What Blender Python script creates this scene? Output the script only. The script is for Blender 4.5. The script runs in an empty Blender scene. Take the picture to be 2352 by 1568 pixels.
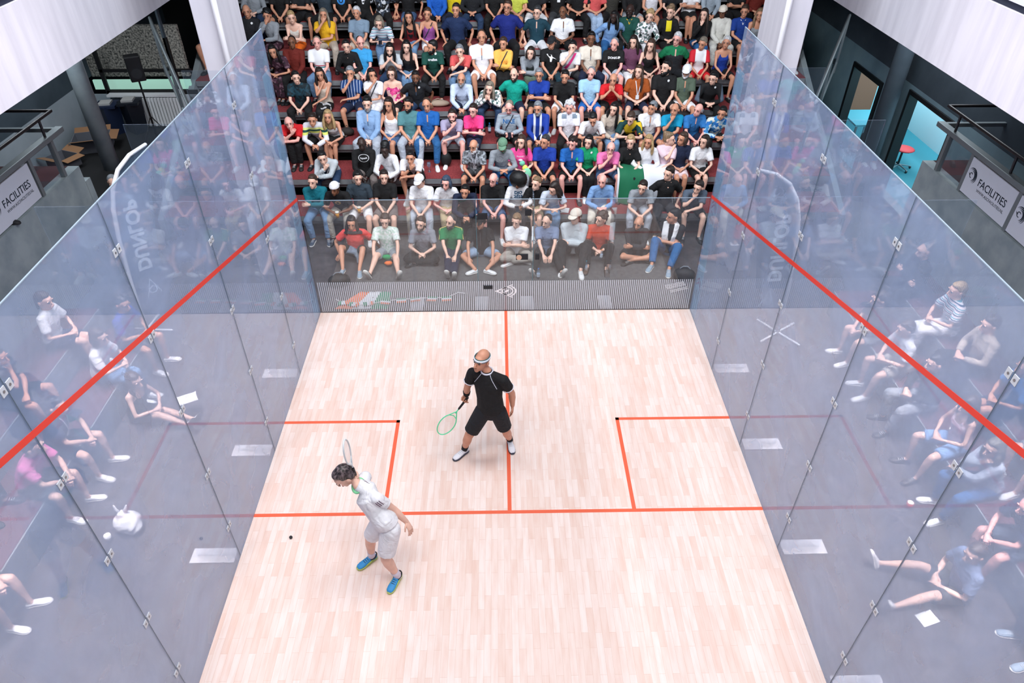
import bpy, bmesh, math, random
import numpy as np
from mathutils import Vector, Matrix
from mathutils.bvhtree import BVHTree

# ------------------------------------------------------------------ scene, camera, light
SC = bpy.context.scene
COL = SC.collection
PI = math.pi
SC.view_settings.view_transform = 'Standard'
SC.view_settings.look = 'None'
SC.view_settings.gamma = 1.0
SC.view_settings.use_curve_mapping = False
SC.view_settings.exposure = 0.10
SC.cycles.max_bounces = 8
SC.cycles.diffuse_bounces = 3
SC.cycles.glossy_bounces = 3
SC.cycles.transmission_bounces = 4
SC.cycles.transparent_max_bounces = 40
SC.cycles.caustics_reflective = False
SC.cycles.caustics_refractive = False
SC.cycles.sample_clamp_indirect = 4.0

cam = bpy.data.cameras.new('camera')
cam.sensor_width = 36.0
cam.lens = 1611.2 / 2352 * 36.0
cam.clip_end = 200
cam_ob = bpy.data.objects.new('camera', cam)
cam_ob.location = (-0.08, -0.092, 7.188)
cam_ob.rotation_euler = (0.8964634, -0.00119, -0.0181659)
COL.objects.link(cam_ob)
SC.camera = cam_ob

world = bpy.data.worlds.new('world')
SC.world = world
world.use_nodes = True
world.node_tree.nodes['Background'].inputs[0].default_value = (0.55, 0.72, 1.0, 1)
world.node_tree.nodes['Background'].inputs[1].default_value = WORLD_S = 0.10

def area(name, loc, size, power, col, rot=(0, 0, 0), spread=180):
    l = bpy.data.lights.new(name, 'AREA')
    l.shape = 'RECTANGLE'; l.size, l.size_y = size
    l.energy = power; l.color = col; l.spread = math.radians(spread)
    o = bpy.data.objects.new(name, l)
    o.location = loc; o.rotation_euler = rot
    COL.objects.link(o)
    return o
# the lamp rig that hangs over the court, one bank over each half of it
area('court_lamp_bank', (0, 2.6, 9.4), (7.5, 3.0), 520, (1.0, 0.97, 0.96))
area('court_lamp_bank', (0, 7.2, 9.4), (7.5, 3.0), 450, (0.98, 0.98, 1.0), (math.radians(12), 0, 0))
# added fill strip, aimed at the grandstand to brighten the crowd
area('crowd_fill_strip', (0, 9.6, 8.4), (9.0, 0.8), 395, (0.88, 0.94, 1.0), (math.radians(44), 0, 0), spread=130)

# unseen fill lights, added to brighten the aisles, side glass and annexes
for s_ in (-1, 1):
    area('aisle_fill_strip', (s_ * 4.75, 5.2, 8.8), (.4, 9.0), 330, (1.0, 0.94, 0.97), spread=46)
    area('annex_fill', (s_ * 7.7, 12.6, 4.4), (.6, 3.0), 66, (0.86, 0.94, 1.0))
random.seed(7)
rnd = random.Random(11)

# ------------------------------------------------------------------ materials
def lin(c):
    def f(v):
        v /= 255.0
        return v / 12.92 if v <= 0.04045 else ((v + 0.055) / 1.055) ** 2.4
    return (f(c[0]), f(c[1]), f(c[2]), 1.0)

PAL = dict(amber=(255,196,92), azure=(44,120,190), beige=(200,186,172), black=(14,14,17), blonde=(200,168,120), blue=(20,98,178),
  bluegrey=(66,84,108), bluegreyshirt=(128,150,172), bottle=(10,72,62), brown=(74,54,44), charcoal=(46,47,52), cobalt=(16,92,190),
  coral=(238,82,78), cream=(232,222,208), denim=(70,98,138), dkblonde=(148,120,92), dkbrown=(44,32,28), dkgreen=(8,60,62), dkgrey=(62,64,68),
  dkjeans=(38,62,96), dknavy=(20,42,82), dkolive=(50,48,42), dkred=(130,18,26), dkslate=(46,60,72), dkteal=(22,58,72), green=(18,128,76),
  grey=(150,156,164), greyblonde=(146,136,122), heather=(160,172,184), hotpink=(255,66,142), jeans=(40,100,158), kelly=(8,158,104),
  kelly2=(10,120,76), khaki=(196,176,140), lilac=(170,162,192), lime=(206,214,84), ltblue=(132,172,222), ltgrey=(198,206,212),
  ltjeans=(112,146,184), midgrey=(146,148,158), mint=(208,222,214), navy=(20,32,62), navyblue=(16,34,120), nearblack=(24,26,32),
  ochre=(168,82,26), offwhite=(222,220,212), olive=(88,104,88), orange=(240,110,20), paleblue=(166,190,220), palegrey=(186,194,208),
  palegreyblue=(206,216,232), palepink=(238,210,222), paleshirt=(206,220,244), petrol=(12,58,74), pink=(250,84,160), pinkskin=(196,150,138),
  pinkwhite=(236,214,220), plum=(64,32,50), plumlt=(108,62,90), purple=(146,76,146), red=(214,22,34), rosepink=(232,118,176),
  royal=(18,58,158), royaldk=(10,56,140), rust=(206,72,44), rustdark=(112,30,20), sage=(110,150,124), salmon=(222,92,92),
  sandy=(156,122,88), seagreen=(0,172,150), skyblue=(164,208,238), skyblue2=(60,164,226), skyshirt=(146,180,222), slate=(84,98,116),
  slateblue=(122,138,170), stone=(170,164,156), taupe=(122,112,110), teal=(0,112,128), tealgrey=(84,136,142), turq=(0,152,196),
  white=(244,244,248), whitegrey=(232,232,240), whitered=(244,240,244), yellow=(240,184,30), yellow2=(222,196,14),
  playerhair=(60,48,46), tan=(196,138,108), fair=(222,176,156), pinkf=(232,176,164), brownf=(126,82,58), dark=(58,38,32), skin_tan=(190,134,104),
  gold=(190,150,70), grey2=(150,156,164), sole=(232,230,226))
SKIN = dict(tan=(204,146,118), fair=(232,186,166), pink=(238,176,164), brown=(124,82,60), dark=(52,34,30))
MATS = {}

def principled(name, col, rough=0.6, metal=0.0, emis=None, alpha=None, spec=None):
    if name in MATS:
        return MATS[name]
    m = bpy.data.materials.new(name); m.use_nodes = True
    b = m.node_tree.nodes['Principled BSDF']
    b.inputs['Base Color'].default_value = lin(col)
    b.inputs['Roughness'].default_value = rough
    b.inputs['Metallic'].default_value = metal
    if spec is not None:
        b.inputs['Specular IOR Level'].default_value = spec
    if emis:
        b.inputs['Emission Color'].default_value = lin(emis[0]); b.inputs['Emission Strength'].default_value = emis[1]
    m.diffuse_color = lin(col)
    MATS[name] = m
    return m

def noisy(name, c1, c2, scale, rough=0.7, detail=6, stretch=(1, 1, 1), bump=0.0, lo=0.35, hi=0.65):
    if name in MATS:
        return MATS[name]
    m = principled(name, c1, rough)
    nt = m.node_tree; b = nt.nodes['Principled BSDF']
    tc = nt.nodes.new('ShaderNodeTexCoord'); mp = nt.nodes.new('ShaderNodeMapping')
    mp.inputs['Scale'].default_value = stretch
    nz = nt.nodes.new('ShaderNodeTexNoise'); nz.inputs['Scale'].default_value = scale; nz.inputs['Detail'].default_value = detail
    cr = nt.nodes.new('ShaderNodeValToRGB')
    cr.color_ramp.elements[0].position = lo; cr.color_ramp.elements[0].color = lin(c1)
    cr.color_ramp.elements[1].position = hi; cr.color_ramp.elements[1].color = lin(c2)
    nt.links.new(tc.outputs['Object'], mp.inputs['Vector']); nt.links.new(mp.outputs[0], nz.inputs['Vector'])
    nt.links.new(nz.outputs['Fac'], cr.inputs['Fac']); nt.links.new(cr.outputs[0], b.inputs['Base Color'])
    if bump:
        bp = nt.nodes.new('ShaderNodeBump'); bp.inputs['Strength'].default_value = bump; bp.inputs['Distance'].default_value = 0.01
        nt.links.new(nz.outputs['Fac'], bp.inputs['Height']); nt.links.new(bp.outputs[0], b.inputs['Normal'])
    return m

def stripes(name, cols, axis, period, rough=0.8, offset=0.0):
    """hard bands of colour repeating along one object axis: cols = [(start fraction, colour), ...]"""
    if name in MATS:
        return MATS[name]
    m = principled(name, cols[0][1], rough)
    nt = m.node_tree; b = nt.nodes['Principled BSDF']
    tc = nt.nodes.new('ShaderNodeTexCoord'); sp = nt.nodes.new('ShaderNodeSeparateXYZ')
    a = nt.nodes.new('ShaderNodeMath'); a.operation = 'ADD'; a.inputs[1].default_value = offset + 50 * period
    d = nt.nodes.new('ShaderNodeMath'); d.operation = 'DIVIDE'; d.inputs[1].default_value = period
    f = nt.nodes.new('ShaderNodeMath'); f.operation = 'FRACT'
    cr = nt.nodes.new('ShaderNodeValToRGB'); cr.color_ramp.interpolation = 'CONSTANT'
    e = cr.color_ramp.elements
    e[0].position = cols[0][0]; e[0].color = lin(cols[0][1]); e[1].position = cols[1][0]; e[1].color = lin(cols[1][1])
    for p, c in cols[2:]:
        x = e.new(p); x.color = lin(c)
    nt.links.new(tc.outputs['Object'], sp.inputs[0]); nt.links.new(sp.outputs['XYZ'.index(axis)], a.inputs[0])
    nt.links.new(a.outputs[0], d.inputs[0]); nt.links.new(d.outputs[0], f.inputs[0]); nt.links.new(f.outputs[0], cr.inputs['Fac'])
    nt.links.new(cr.outputs[0], b.inputs['Base Color'])
    return m

def blotch(name, cols, scale, rough=0.8):
    if name in MATS:
        return MATS[name]
    m = principled(name, cols[0], rough)
    nt = m.node_tree; b = nt.nodes['Principled BSDF']
    tc = nt.nodes.new('ShaderNodeTexCoord')
    v = nt.nodes.new('ShaderNodeTexVoronoi'); v.inputs['Scale'].default_value = scale
    s = nt.nodes.new('ShaderNodeSeparateColor')
    cr = nt.nodes.new('ShaderNodeValToRGB'); cr.color_ramp.interpolation = 'CONSTANT'
    e = cr.color_ramp.elements
    n = len(cols)
    e[0].position = 0; e[0].color = lin(cols[0]); e[1].position = 1.0 / n; e[1].color = lin(cols[1])
    for i in range(2, n):
        x = e.new(i / n); x.color = lin(cols[i])
    nt.links.new(tc.outputs['Object'], v.inputs['Vector']); nt.links.new(v.outputs['Color'], s.inputs[0])
    nt.links.new(s.outputs[0], cr.inputs['Fac']); nt.links.new(cr.outputs[0], b.inputs['Base Color'])
    return m

def wrinkle(m, k=.55):
    """soft folds of fabric as a bump"""
    if m.get('w'): return m
    m['w'] = 1
    nt = m.node_tree; b = nt.nodes['Principled BSDF']; tc = nt.nodes.new('ShaderNodeTexCoord')
    n = nt.nodes.new('ShaderNodeTexNoise'); n.inputs['Scale'].default_value = 6.5; n.inputs['Detail'].default_value = 2.5; n.inputs['Distortion'].default_value = 1.4
    bp = nt.nodes.new('ShaderNodeBump'); bp.inputs['Strength'].default_value = k; bp.inputs['Distance'].default_value = .05
    nt.links.new(tc.outputs['Object'], n.inputs['Vector']); nt.links.new(n.outputs['Fac'], bp.inputs['Height']); nt.links.new(bp.outputs[0], b.inputs['Normal'])
    return m

def cloth(spec):
    """'white' or 'white+leaf' -> material of a garment"""
    if '+' not in spec:
        return wrinkle(noisy('cloth_' + spec, tuple(int(v * .93) for v in PAL[spec]), PAL[spec], 7, 0.85, 3, lo=.3, hi=.6))
    c, k = spec.split('+'); C = PAL[c]; nm = 'cloth_%s_%s' % (c, k)
    if k == 'leaf': return blotch(nm, [C, tuple(int(v * .55) for v in C), tuple(min(255, int(v * 1.15)) for v in C), (70, 104, 100) if c == 'white' else tuple(int(v * .7) for v in C)], 26)
    if k == 'leafwhite': return blotch(nm, [C, (210, 214, 220), C, (60, 70, 84)], 22)
    if k == 'floral': return blotch(nm, [(240, 190, 200) if c == 'pink' else C, (190, 40, 110) if c == 'pink' else (120, 90, 104), (250, 220, 200) if c == 'pink' else (40, 26, 34), C], 20)
    if k == 'camo': return blotch(nm, [(40, 120, 200), (190, 220, 240), (60, 140, 200), (230, 232, 220)], 18)
    if k == 'cow': return blotch(nm, [(16, 16, 18), (16, 16, 18), (200, 200, 204), (16, 16, 18)], 9)
    if k == 'speck': return blotch(nm, [C, (226, 234, 230), (190, 214, 200), (236, 238, 238)], 30)
    if k == 'hstripe': return stripes(nm, [(0, (236, 226, 232)), (.4, (20, 70, 110)), (.62, (236, 236, 240)), (.8, (70, 170, 190))], 'Z', .062)
    if k == 'vstripe': return stripes(nm, [(0, (22, 60, 116)), (.84, (214, 224, 240))], 'X', .06)
    if k == 'band': return stripes(nm, [(0, C), (.30, (226, 236, 120)), (.345, (16, 74, 70)), (.39, (236, 244, 150)), (.43, C)], 'Z', 1.0)
    if k == 'chest': return stripes(nm, [(0, C), (.25, (24, 116, 118)), (.272, C), (.283, (176, 20, 56)), (.302, C)], 'Z', 1.0)
    if k == 'jacket': return stripes(nm, [(0, C), (.33, (235, 240, 250)), (.42, C), (.58, (235, 240, 250)), (.67, C)], 'X', .5, offset=.25)
    if k == 'redsides': return stripes(nm, [(0, (206, 24, 44)), (.385, C), (.615, (206, 24, 44))], 'X', 1.0, offset=.5)
    if k == 'vest': return stripes(nm, [(0, C), (.28, (16, 16, 20)), (.72, C)], 'X', 1.0, offset=.5)
    if k == 'yellow': return blotch(nm, [C, C, C, (230, 196, 40)], 9)
    return cloth(c)

SKINM = {k: noisy('skin_' + k, v, tuple(min(255, int(x * 1.06)) for x in v), 9, 0.5, 3) for k, v in SKIN.items()}
def hairm(c):
    if c == 'playerhair': return noisy('hair_player', (34, 26, 26), (150, 132, 134), 42, .4, 5, (1, 1, .3), .5, .42, .78)
    C = PAL[c]
    return noisy('hair_' + c, tuple(int(v * .7) for v in C), C, 60, 0.55, 4, (1, 1, .3))
M_EYEW = principled('eye_white', (186, 176, 170), 0.5)
M_IRIS = principled('eye_iris', (30, 22, 18), 0.25)
M_LIP = principled('lip', (166, 96, 90), 0.5)
M_LIPD = principled('lip_dark', (84, 48, 44), 0.5)
M_SOLE = principled('shoe_sole', (232, 230, 226), 0.7)
M_SOLEB = principled('shoe_sole_black', (28, 28, 32), 0.7)
M_BLACKP = principled('black_plastic', (16, 16, 18), 0.45)
M_WHITEP = principled('white_plastic', (236, 238, 240), 0.4)
M_STEEL = principled('steel', (150, 152, 156), 0.35, 0.9)

# ------------------------------------------------------------------ mesh helpers
class MB:
    def __init__(s):
        s.v = []; s.f = []; s.m = []
    def add(s, vs, fs, mi=0):
        o = len(s.v); s.v.extend(tuple(map(float, p)) for p in vs)
        s.f.extend(tuple(i + o for i in f) for f in fs); s.m.extend([mi] * len(fs))
    def mesh(s, name, mats, smooth=False):
        me = bpy.data.meshes.new(name); me.from_pydata(s.v, [], s.f)
        for m in (mats if isinstance(mats, (list, tuple)) else [mats]): me.materials.append(m)
        me.polygons.foreach_set('material_index', s.m)
        if smooth: me.polygons.foreach_set('use_smooth', [True] * len(s.f))
        me.update(); return me
    def box(s, x0, x1, y0, y1, z0, z1, mi=0):
        s.add([(x0,y0,z0),(x1,y0,z0),(x1,y1,z0),(x0,y1,z0),(x0,y0,z1),(x1,y0,z1),(x1,y1,z1),(x0,y1,z1)],
              [(0,3,2,1),(4,5,6,7),(0,1,5,4),(1,2,6,5),(2,3,7,6),(3,0,4,7)], mi)
    def sweep(s, P, R, side=None, n=10, cap0='r', cap1='r', mi=0):
        P = [np.array(p, float) for p in P]
        R = [(r, r) if np.isscalar(r) else r for r in R]
        pts = []; rad = []
        def dirn(i):
            a = P[max(0, i - 1)]; b = P[min(len(P) - 1, i + 1)]; d = b - a
            return d / (np.linalg.norm(d) + 1e-9)
        d0, d1 = dirn(0), dirn(len(P) - 1)
        if cap0 == 'r':
            for t in (.97, .7, .38):
                k = max(0.05, math.sqrt(max(0, 1 - t * t))); r = R[0]
                pts.append(P[0] - d0 * t * min(r)); rad.append((r[0] * k, r[1] * k))
        pts += P; rad += R
        if cap1 == 'r':
            for t in (.38, .7, .97):
                k = max(0.05, math.sqrt(max(0, 1 - t * t))); r = R[-1]
                pts.append(P[-1] + d1 * t * min(r)); rad.append((r[0] * k, r[1] * k))
        vs = []; prevx = np.array(side, float) if side is not None else None
        m = len(pts)
        for i in range(m):
            d = pts[min(m - 1, i + 1)] - pts[max(0, i - 1)]; d = d / (np.linalg.norm(d) + 1e-9)
            x = prevx if prevx is not None else (np.array([1., 0, 0]) if abs(d[0]) < .8 else np.array([0, 1., 0]))
            x = x - d * x.dot(d); x = x / (np.linalg.norm(x) + 1e-9)
            if side is None: prevx = x
            y = np.cross(d, x)
            for k in range(n):
                a = 2 * PI * k / n
                vs.append(pts[i] + x * math.cos(a) * rad[i][0] + y * math.sin(a) * rad[i][1])
        fs = []
        for i in range(m - 1):
            for k in range(n):
                a = i * n + k; b = i * n + (k + 1) % n
                fs.append((a, b, b + n, a + n))
        fs.append(tuple(reversed(range(n)))); fs.append(tuple(range((m - 1) * n, m * n)))
        s.add(vs, fs, mi)
    def ell(s, c, r, rot=None, n=12, rings=8, mi=0, z0=-1.0, z1=1.0):
        c = np.array(c, float); vs = []; fs = []
        A0, A1 = math.asin(max(-1, z0)), math.asin(min(1, z1))
        for i in range(rings + 1):
            t = A0 + (A1 - A0) * i / rings
            for k in range(n):
                a = 2 * PI * k / n
                q = max(math.cos(t), .04)
                p = np.array([r[0] * q * math.cos(a), r[1] * q * math.sin(a), r[2] * math.sin(t)])
                if rot is not None: p = rot @ p
                vs.append(c + p)
        for i in range(rings):
            for k in range(n):
                a = i * n + k; b = i * n + (k + 1) % n
                fs.append((a, b, b + n, a + n))
        fs.append(tuple(reversed(range(n)))); fs.append(tuple(range(rings * n, (rings + 1) * n)))
        s.add(vs, fs, mi)

def setp(o, label=None, cat=None, group=None, kind=None):
    if label: o['label'] = label
    if cat: o['category'] = cat
    if group: o['group'] = group
    if kind: o['kind'] = kind
    return o

def put(name, me, parent=None, loc=None, rot=None):
    o = bpy.data.objects.new(name, me); COL.objects.link(o)
    if parent is not None: o.parent = parent
    if loc is not None: o.location = loc
    if rot is not None: o.rotation_euler = rot
    return o

def empty(name, loc=(0, 0, 0), rz=0.0):
    o = bpy.data.objects.new(name, None); o.empty_display_size = .1; COL.objects.link(o)
    o.location = loc; o.rotation_euler = (0, 0, rz); return o

def boxes(name, L, mat, parent=None, loc=None, bevel=0):
    mb = MB()
    for b in L: mb.box(*b)
    o = put(name, mb.mesh(name, mat), parent, loc)
    if bevel:
        md = o.modifiers.new('bevel', 'BEVEL'); md.width = bevel; md.segments = 2
    return o

def text_mesh(txt, size, bold=0.0, extrude=0.0, shear=0.0, align='CENTER'):
    cu = bpy.data.curves.new('lettering', 'FONT'); cu.body = txt; cu.size = size; cu.offset = bold; cu.extrude = extrude
    cu.align_x = align; cu.align_y = 'CENTER'; cu.shear = shear; cu.resolution_u = 3
    o = bpy.data.objects.new('lettering', cu); COL.objects.link(o)
    dg = bpy.context.evaluated_depsgraph_get(); dg.update()
    me = bpy.data.meshes.new_from_object(o.evaluated_get(dg))
    bpy.data.objects.remove(o); return me

# jobs: closed prims -> one continuous remeshed surface, all evaluated in a single pass
JOBS = []
def job(name, mb, voxel, mats, parent, smooth=3, extra=None, after=None):
    JOBS.append((name, mb, voxel, mats, parent, smooth, extra, after))

def run_jobs():
    tmp = bpy.data.collections.new('tmp'); COL.children.link(tmp); T = []
    for (name, mb, voxel, mats, parent, smooth, extra, after) in JOBS:
        o = bpy.data.objects.new('t', mb.mesh('t', [])); tmp.objects.link(o)
        r = o.modifiers.new('r', 'REMESH'); r.mode = 'VOXEL'; r.voxel_size = voxel; r.use_smooth_shade = True
        if smooth:
            s = o.modifiers.new('s', 'SMOOTH'); s.factor = .5; s.iterations = smooth
        T.append(o)
    dg = bpy.context.evaluated_depsgraph_get(); dg.update()
    for o, (name, mb, voxel, mats, parent, smooth, extra, after) in zip(T, JOBS):
        me = bpy.data.meshes.new_from_object(o.evaluated_get(dg)); me.name = name
        mats = mats if isinstance(mats, (list, tuple)) else [mats]
        if extra is not None and extra.v:
            bm = bmesh.new(); bm.from_mesh(me)
            vv = [bm.verts.new(p) for p in extra.v]
            for f, mi in zip(extra.f, extra.m):
                try:
                    q = bm.faces.new([vv[i] for i in f]); q.smooth = True; q.material_index = mi
                except ValueError: pass
            bm.to_mesh(me); bm.free()
        me.materials.clear()
        for m in mats: me.materials.append(m)
        ob = put(name, me, parent)
        if after: after(ob)
    for o in T:
        d = o.data; bpy.data.objects.remove(o); bpy.data.meshes.remove(d)
    bpy.data.collections.remove(tmp); JOBS.clear()

def onto(parent_ob, me, mat, name, off=0.006, to=None):
    """lay a flat mesh (x,z around a point, facing -y) onto the surface of parent_ob, seen along local +y"""
    src = parent_ob.data
    bvh = BVHTree.FromPolygons([v.co.copy() for v in src.vertices], [tuple(p.vertices) for p in src.polygons])
    for v in me.vertices:
        h = bvh.ray_cast(Vector((v.co.x, -2, v.co.z)), Vector((0, 1, 0)))
        if h[0] is not None: v.co.y = h[0].y - off
        else: v.co.y = -.2
    me.materials.clear(); me.materials.append(mat)
    return put(name, me, to if to is not None else parent_ob.parent)
# ------------------------------------------------------------------ people
def V3(*a): return np.array(a, float)
def unit(v): return v / (np.linalg.norm(v) + 1e-9)
def ik(a, b, l1, l2, pole):
    d = b - a; L = np.linalg.norm(d); L2 = max(min(L, (l1 + l2) * .995), abs(l1 - l2) + .06); u = d / L; b = a + u * L2
    x = (l1 * l1 - l2 * l2 + L2 * L2) / (2 * L2); h = math.sqrt(max(0, l1 * l1 - x * x))
    p = pole - u * pole.dot(u)
    return a + u * x + unit(p) * h, b
HK = 1.10
def reul(R): return Matrix([list(map(float, x)) for x in R / np.linalg.norm(R[:, 0])]).to_euler()
def headmat(yaw, pitch, roll=0.0, k=None):
    """face looks along -y; yaw>0 turns the face to -x, pitch>0 looks down"""
    y, p, r = math.radians(-yaw), math.radians(pitch), math.radians(roll)
    M = Matrix.Rotation(y, 3, 'Z') @ Matrix.Rotation(p, 3, 'X') @ Matrix.Rotation(r, 3, 'Y')
    return np.array(M) * (k or HK)

def hand(mb, wrist, d, nrm, sgn, curl=.6, sc=1.0, n=6, spread=.0, r=.0085):
    """palm, four fingers of different lengths and a thumb leaving the side of the palm; nrm = the side the fingers close to"""
    d = unit(d); nrm = unit(nrm - d * nrm.dot(d)); s = np.cross(d, nrm) * sgn
    k = wrist + d * .085 * sc
    mb.sweep([wrist - d * .01, wrist + d * .04 * sc, k], [(.026 * sc, .019 * sc), (.038 * sc, .017 * sc), (.040 * sc, .013 * sc)], side=s, n=8)
    for i, (o, l) in enumerate(((-.030, .060), (-.010, .074), (.010, .078), (.030, .068))):
        b = k + s * o * sc - d * .006
        dd = unit(d + s * o * spread * 12)
        c1 = curl * (1 + .12 * (i - 1.5)); c2 = c1 * 2.1
        d1 = dd * math.cos(c1) + nrm * math.sin(c1); d2 = dd * math.cos(c2) + nrm * math.sin(c2)
        m = b + d1 * l * .5 * sc
        mb.sweep([b, m, m + d2 * l * .5 * sc], [r * sc, r * .95 * sc, r * .75 * sc], n=n)
    t0 = wrist + d * .025 * sc + s * .028 * sc
    t1 = t0 + (d * .7 + s * .62 + nrm * .3) * .036 * sc
    mb.sweep([t0, t1, t1 + (d * .85 + s * .1 + nrm * .5) * .03 * sc], [r * 1.35 * sc, r * 1.15 * sc, r * .9 * sc], n=n)

def head_prims(mb, c, R):
    E = lambda p, r, n=12: mb.ell(c + R @ V3(*p), r, R, n)
    E((0, .012, .022), (.075, .094, .094)); E((0, -.022, -.040), (.057, .070, .072)); E((0, -.066, -.088), (.028, .028, .026), 8)
    E((0, -.052, .03), (.056, .045, .05), 10)
    E((0, -.068, -.052), (.036, .03, .03), 8)
def head_detail(mb, c, R, lips=1):
    E = lambda p, r, n=8, mi=0: mb.ell(c + R @ V3(*p), r, R, n, 5, mi)
    mb.sweep([c + R @ V3(0, -.088, .012), c + R @ V3(0, -.102, -.012), c + R @ V3(0, -.112, -.030)], [(.008, .010), (.011, .012), (.0165, .012)], side=R @ V3(1, 0, 0), n=8)
    for s in (-1, 1):
        E((s * .077, .014, -.006), (.009, .020, .030)); E((s * .034, -.080, .031), (.022, .010, .007))
        E((s * .012, -.104, -.034), (.008, .008, .006), 6)
    E((0, -.093, -.060), (.024, .011, .0065), 8, 1); E((0, -.092, -.068), (.019, .010, .006), 8, 1)

EYE = {}
def eye_mesh():
    if 'e' not in EYE:
        mb = MB(); mb.ell((0, .001, 0), (.0115, .0105, .0075), None, 10, 8)
        mb.ell((0, -.0058, .0), (.0066, .0052, .0066), None, 8, 6, 1)
        mb.sweep([(-.012, -.004, .003), (-.005, -.0105, .0075), (.005, -.0105, .0075), (.012, -.004, .003)], [.0022] * 4, n=5, mi=1)
        EYE['e'] = mb.mesh('eye', [M_EYEW, M_IRIS], True)
    return EYE['e']
def brow_mesh(c):
    k = 'b' + c
    if k not in EYE:
        mb = MB(); mb.sweep([(-.017, .002, -.003), (-.005, -.001, .003), (.008, 0, .002), (.018, .006, -.004)], [(.003, .003), (.0045, .004), (.004, .004), (.002, .002)], n=6)
        EYE[k] = mb.mesh('eyebrow', [hairm(c)], True)
    return EYE[k]

def face_parts(parent, c, R, browc):
    rot = reul(R); ks = np.linalg.norm(R[:, 0])
    for s in (-1, 1):
        p = c + R @ V3(s * .031, -.0795, .006); put('eye', eye_mesh(), parent, tuple(p), rot).scale = (ks, ks, ks)
        p = c + R @ V3(s * .032, -.0905, .029); e = put('eyebrow', brow_mesh(browc), parent, tuple(p), rot)
        e.scale = (-ks if s < 0 else ks, ks, ks)

def hair_prims(mb, style, c, R, r):
    E = lambda p, q, n=12: mb.ell(c + R @ V3(*p), q, R, n)
    if style in ('short', 'long', 'bob', 'bun', 'tied', 'vlong', 'curly', 'afro', 'afrobun'):
        E((0, .030, .046), (.081, .094, .088)); E((0, .050, .0), (.081, .066, .072)); E((0, -.012, .096), (.058, .060, .030))
    if style == 'buzz': E((0, .030, .038), (.078, .088, .085)); E((0, .048, .0), (.079, .062, .068))
    if style == 'recede': E((0, .036, .028), (.081, .086, .086)); E((0, .05, -.01), (.080, .062, .066))
    if style == 'fringe':
        for s in (-1, 1): E((s * .068, .03, .0), (.020, .055, .042))
        E((0, .082, -.006), (.068, .028, .045))
    if style in ('long', 'vlong'):
        L = 1.0 if style == 'long' else 1.55
        E((0, .070, -.10 * L), (.090, .045, .16 * L))
        for s in (-1, 1):
            E((s * .076, .018, -.035), (.025, .055, .09)); E((s * .092, -.015, -.13 * L), (.030, .040, .12 * L))
    if style == 'bob':
        E((0, .062, -.03), (.092, .055, .095))
        for s in (-1, 1): E((s * .078, .012, -.03), (.026, .058, .085))
    if style == 'bun': E((0, .085, .10), (.042, .042, .042))
    if style == 'tied': E((0, .105, -.015), (.026, .04, .06)); E((0, .11, -.10), (.020, .026, .08))
    if style == 'afro': E((0, .035, .03), (.165, .145, .145)); E((0, .05, -.05), (.155, .12, .11))
    if style == 'afrobun': E((0, .055, .12), (.085, .08, .07))
    if style == 'curly':
        for i in range(34):
            a = r.uniform(0, 2 * PI); t = r.uniform(.05, 1.45)
            p = (math.cos(a) * math.cos(t) * .082, .026 + math.sin(a) * math.cos(t) * .098, .042 + math.sin(t) * .092)
            if p[1] < -.055 and p[2] < .07: continue
            E(p, (r.uniform(.017, .027),) * 3, 6)

def cap_mesh(style):
    k = 'cap' + style
    if k not in EYE:
        mb = MB(); mb.ell((0, .012, .040), (.087, .106, .085), None, 20, 9, 0, 0.0)
        mb.sweep([(0, .012, .030), (0, .012, .044)], [(.0875, .1065), (.0878, .1068)], side=(1, 0, 0), n=20, cap0='f', cap1='f')
        mb.ell((0, .012, .126), (.008, .008, .005), None, 8, 4)
        s = -1 if style == 'cap' else 1
        vs = []; fs = []
        N = 9
        for z in (0, -.006):
            for i in range(N):
                a = PI * (i / (N - 1)) ; x = -.072 * math.cos(a); yy = .085 + .0 * math.sin(a)
                vs.append((x, .012 + s * (.075 + .025 * math.sin(a)), .040 + z)); vs.append((x * 1.0, .012 + s * (.09 + .085 * math.sin(a)), .030 + z - .012 * math.sin(a)))
        for z in range(2):
            for i in range(N - 1):
                a = z * 2 * N + 2 * i; q = (a, a + 1, a + 3, a + 2); fs.append(q if z == 0 else tuple(reversed(q)))
        for i in range(N - 1):
            a = 2 * i + 1; fs.append((a, a + 2 * N, a + 2 * N + 2, a + 2))
        mb.add(vs, fs)
        EYE[k] = mb
    return EYE[k]

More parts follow.
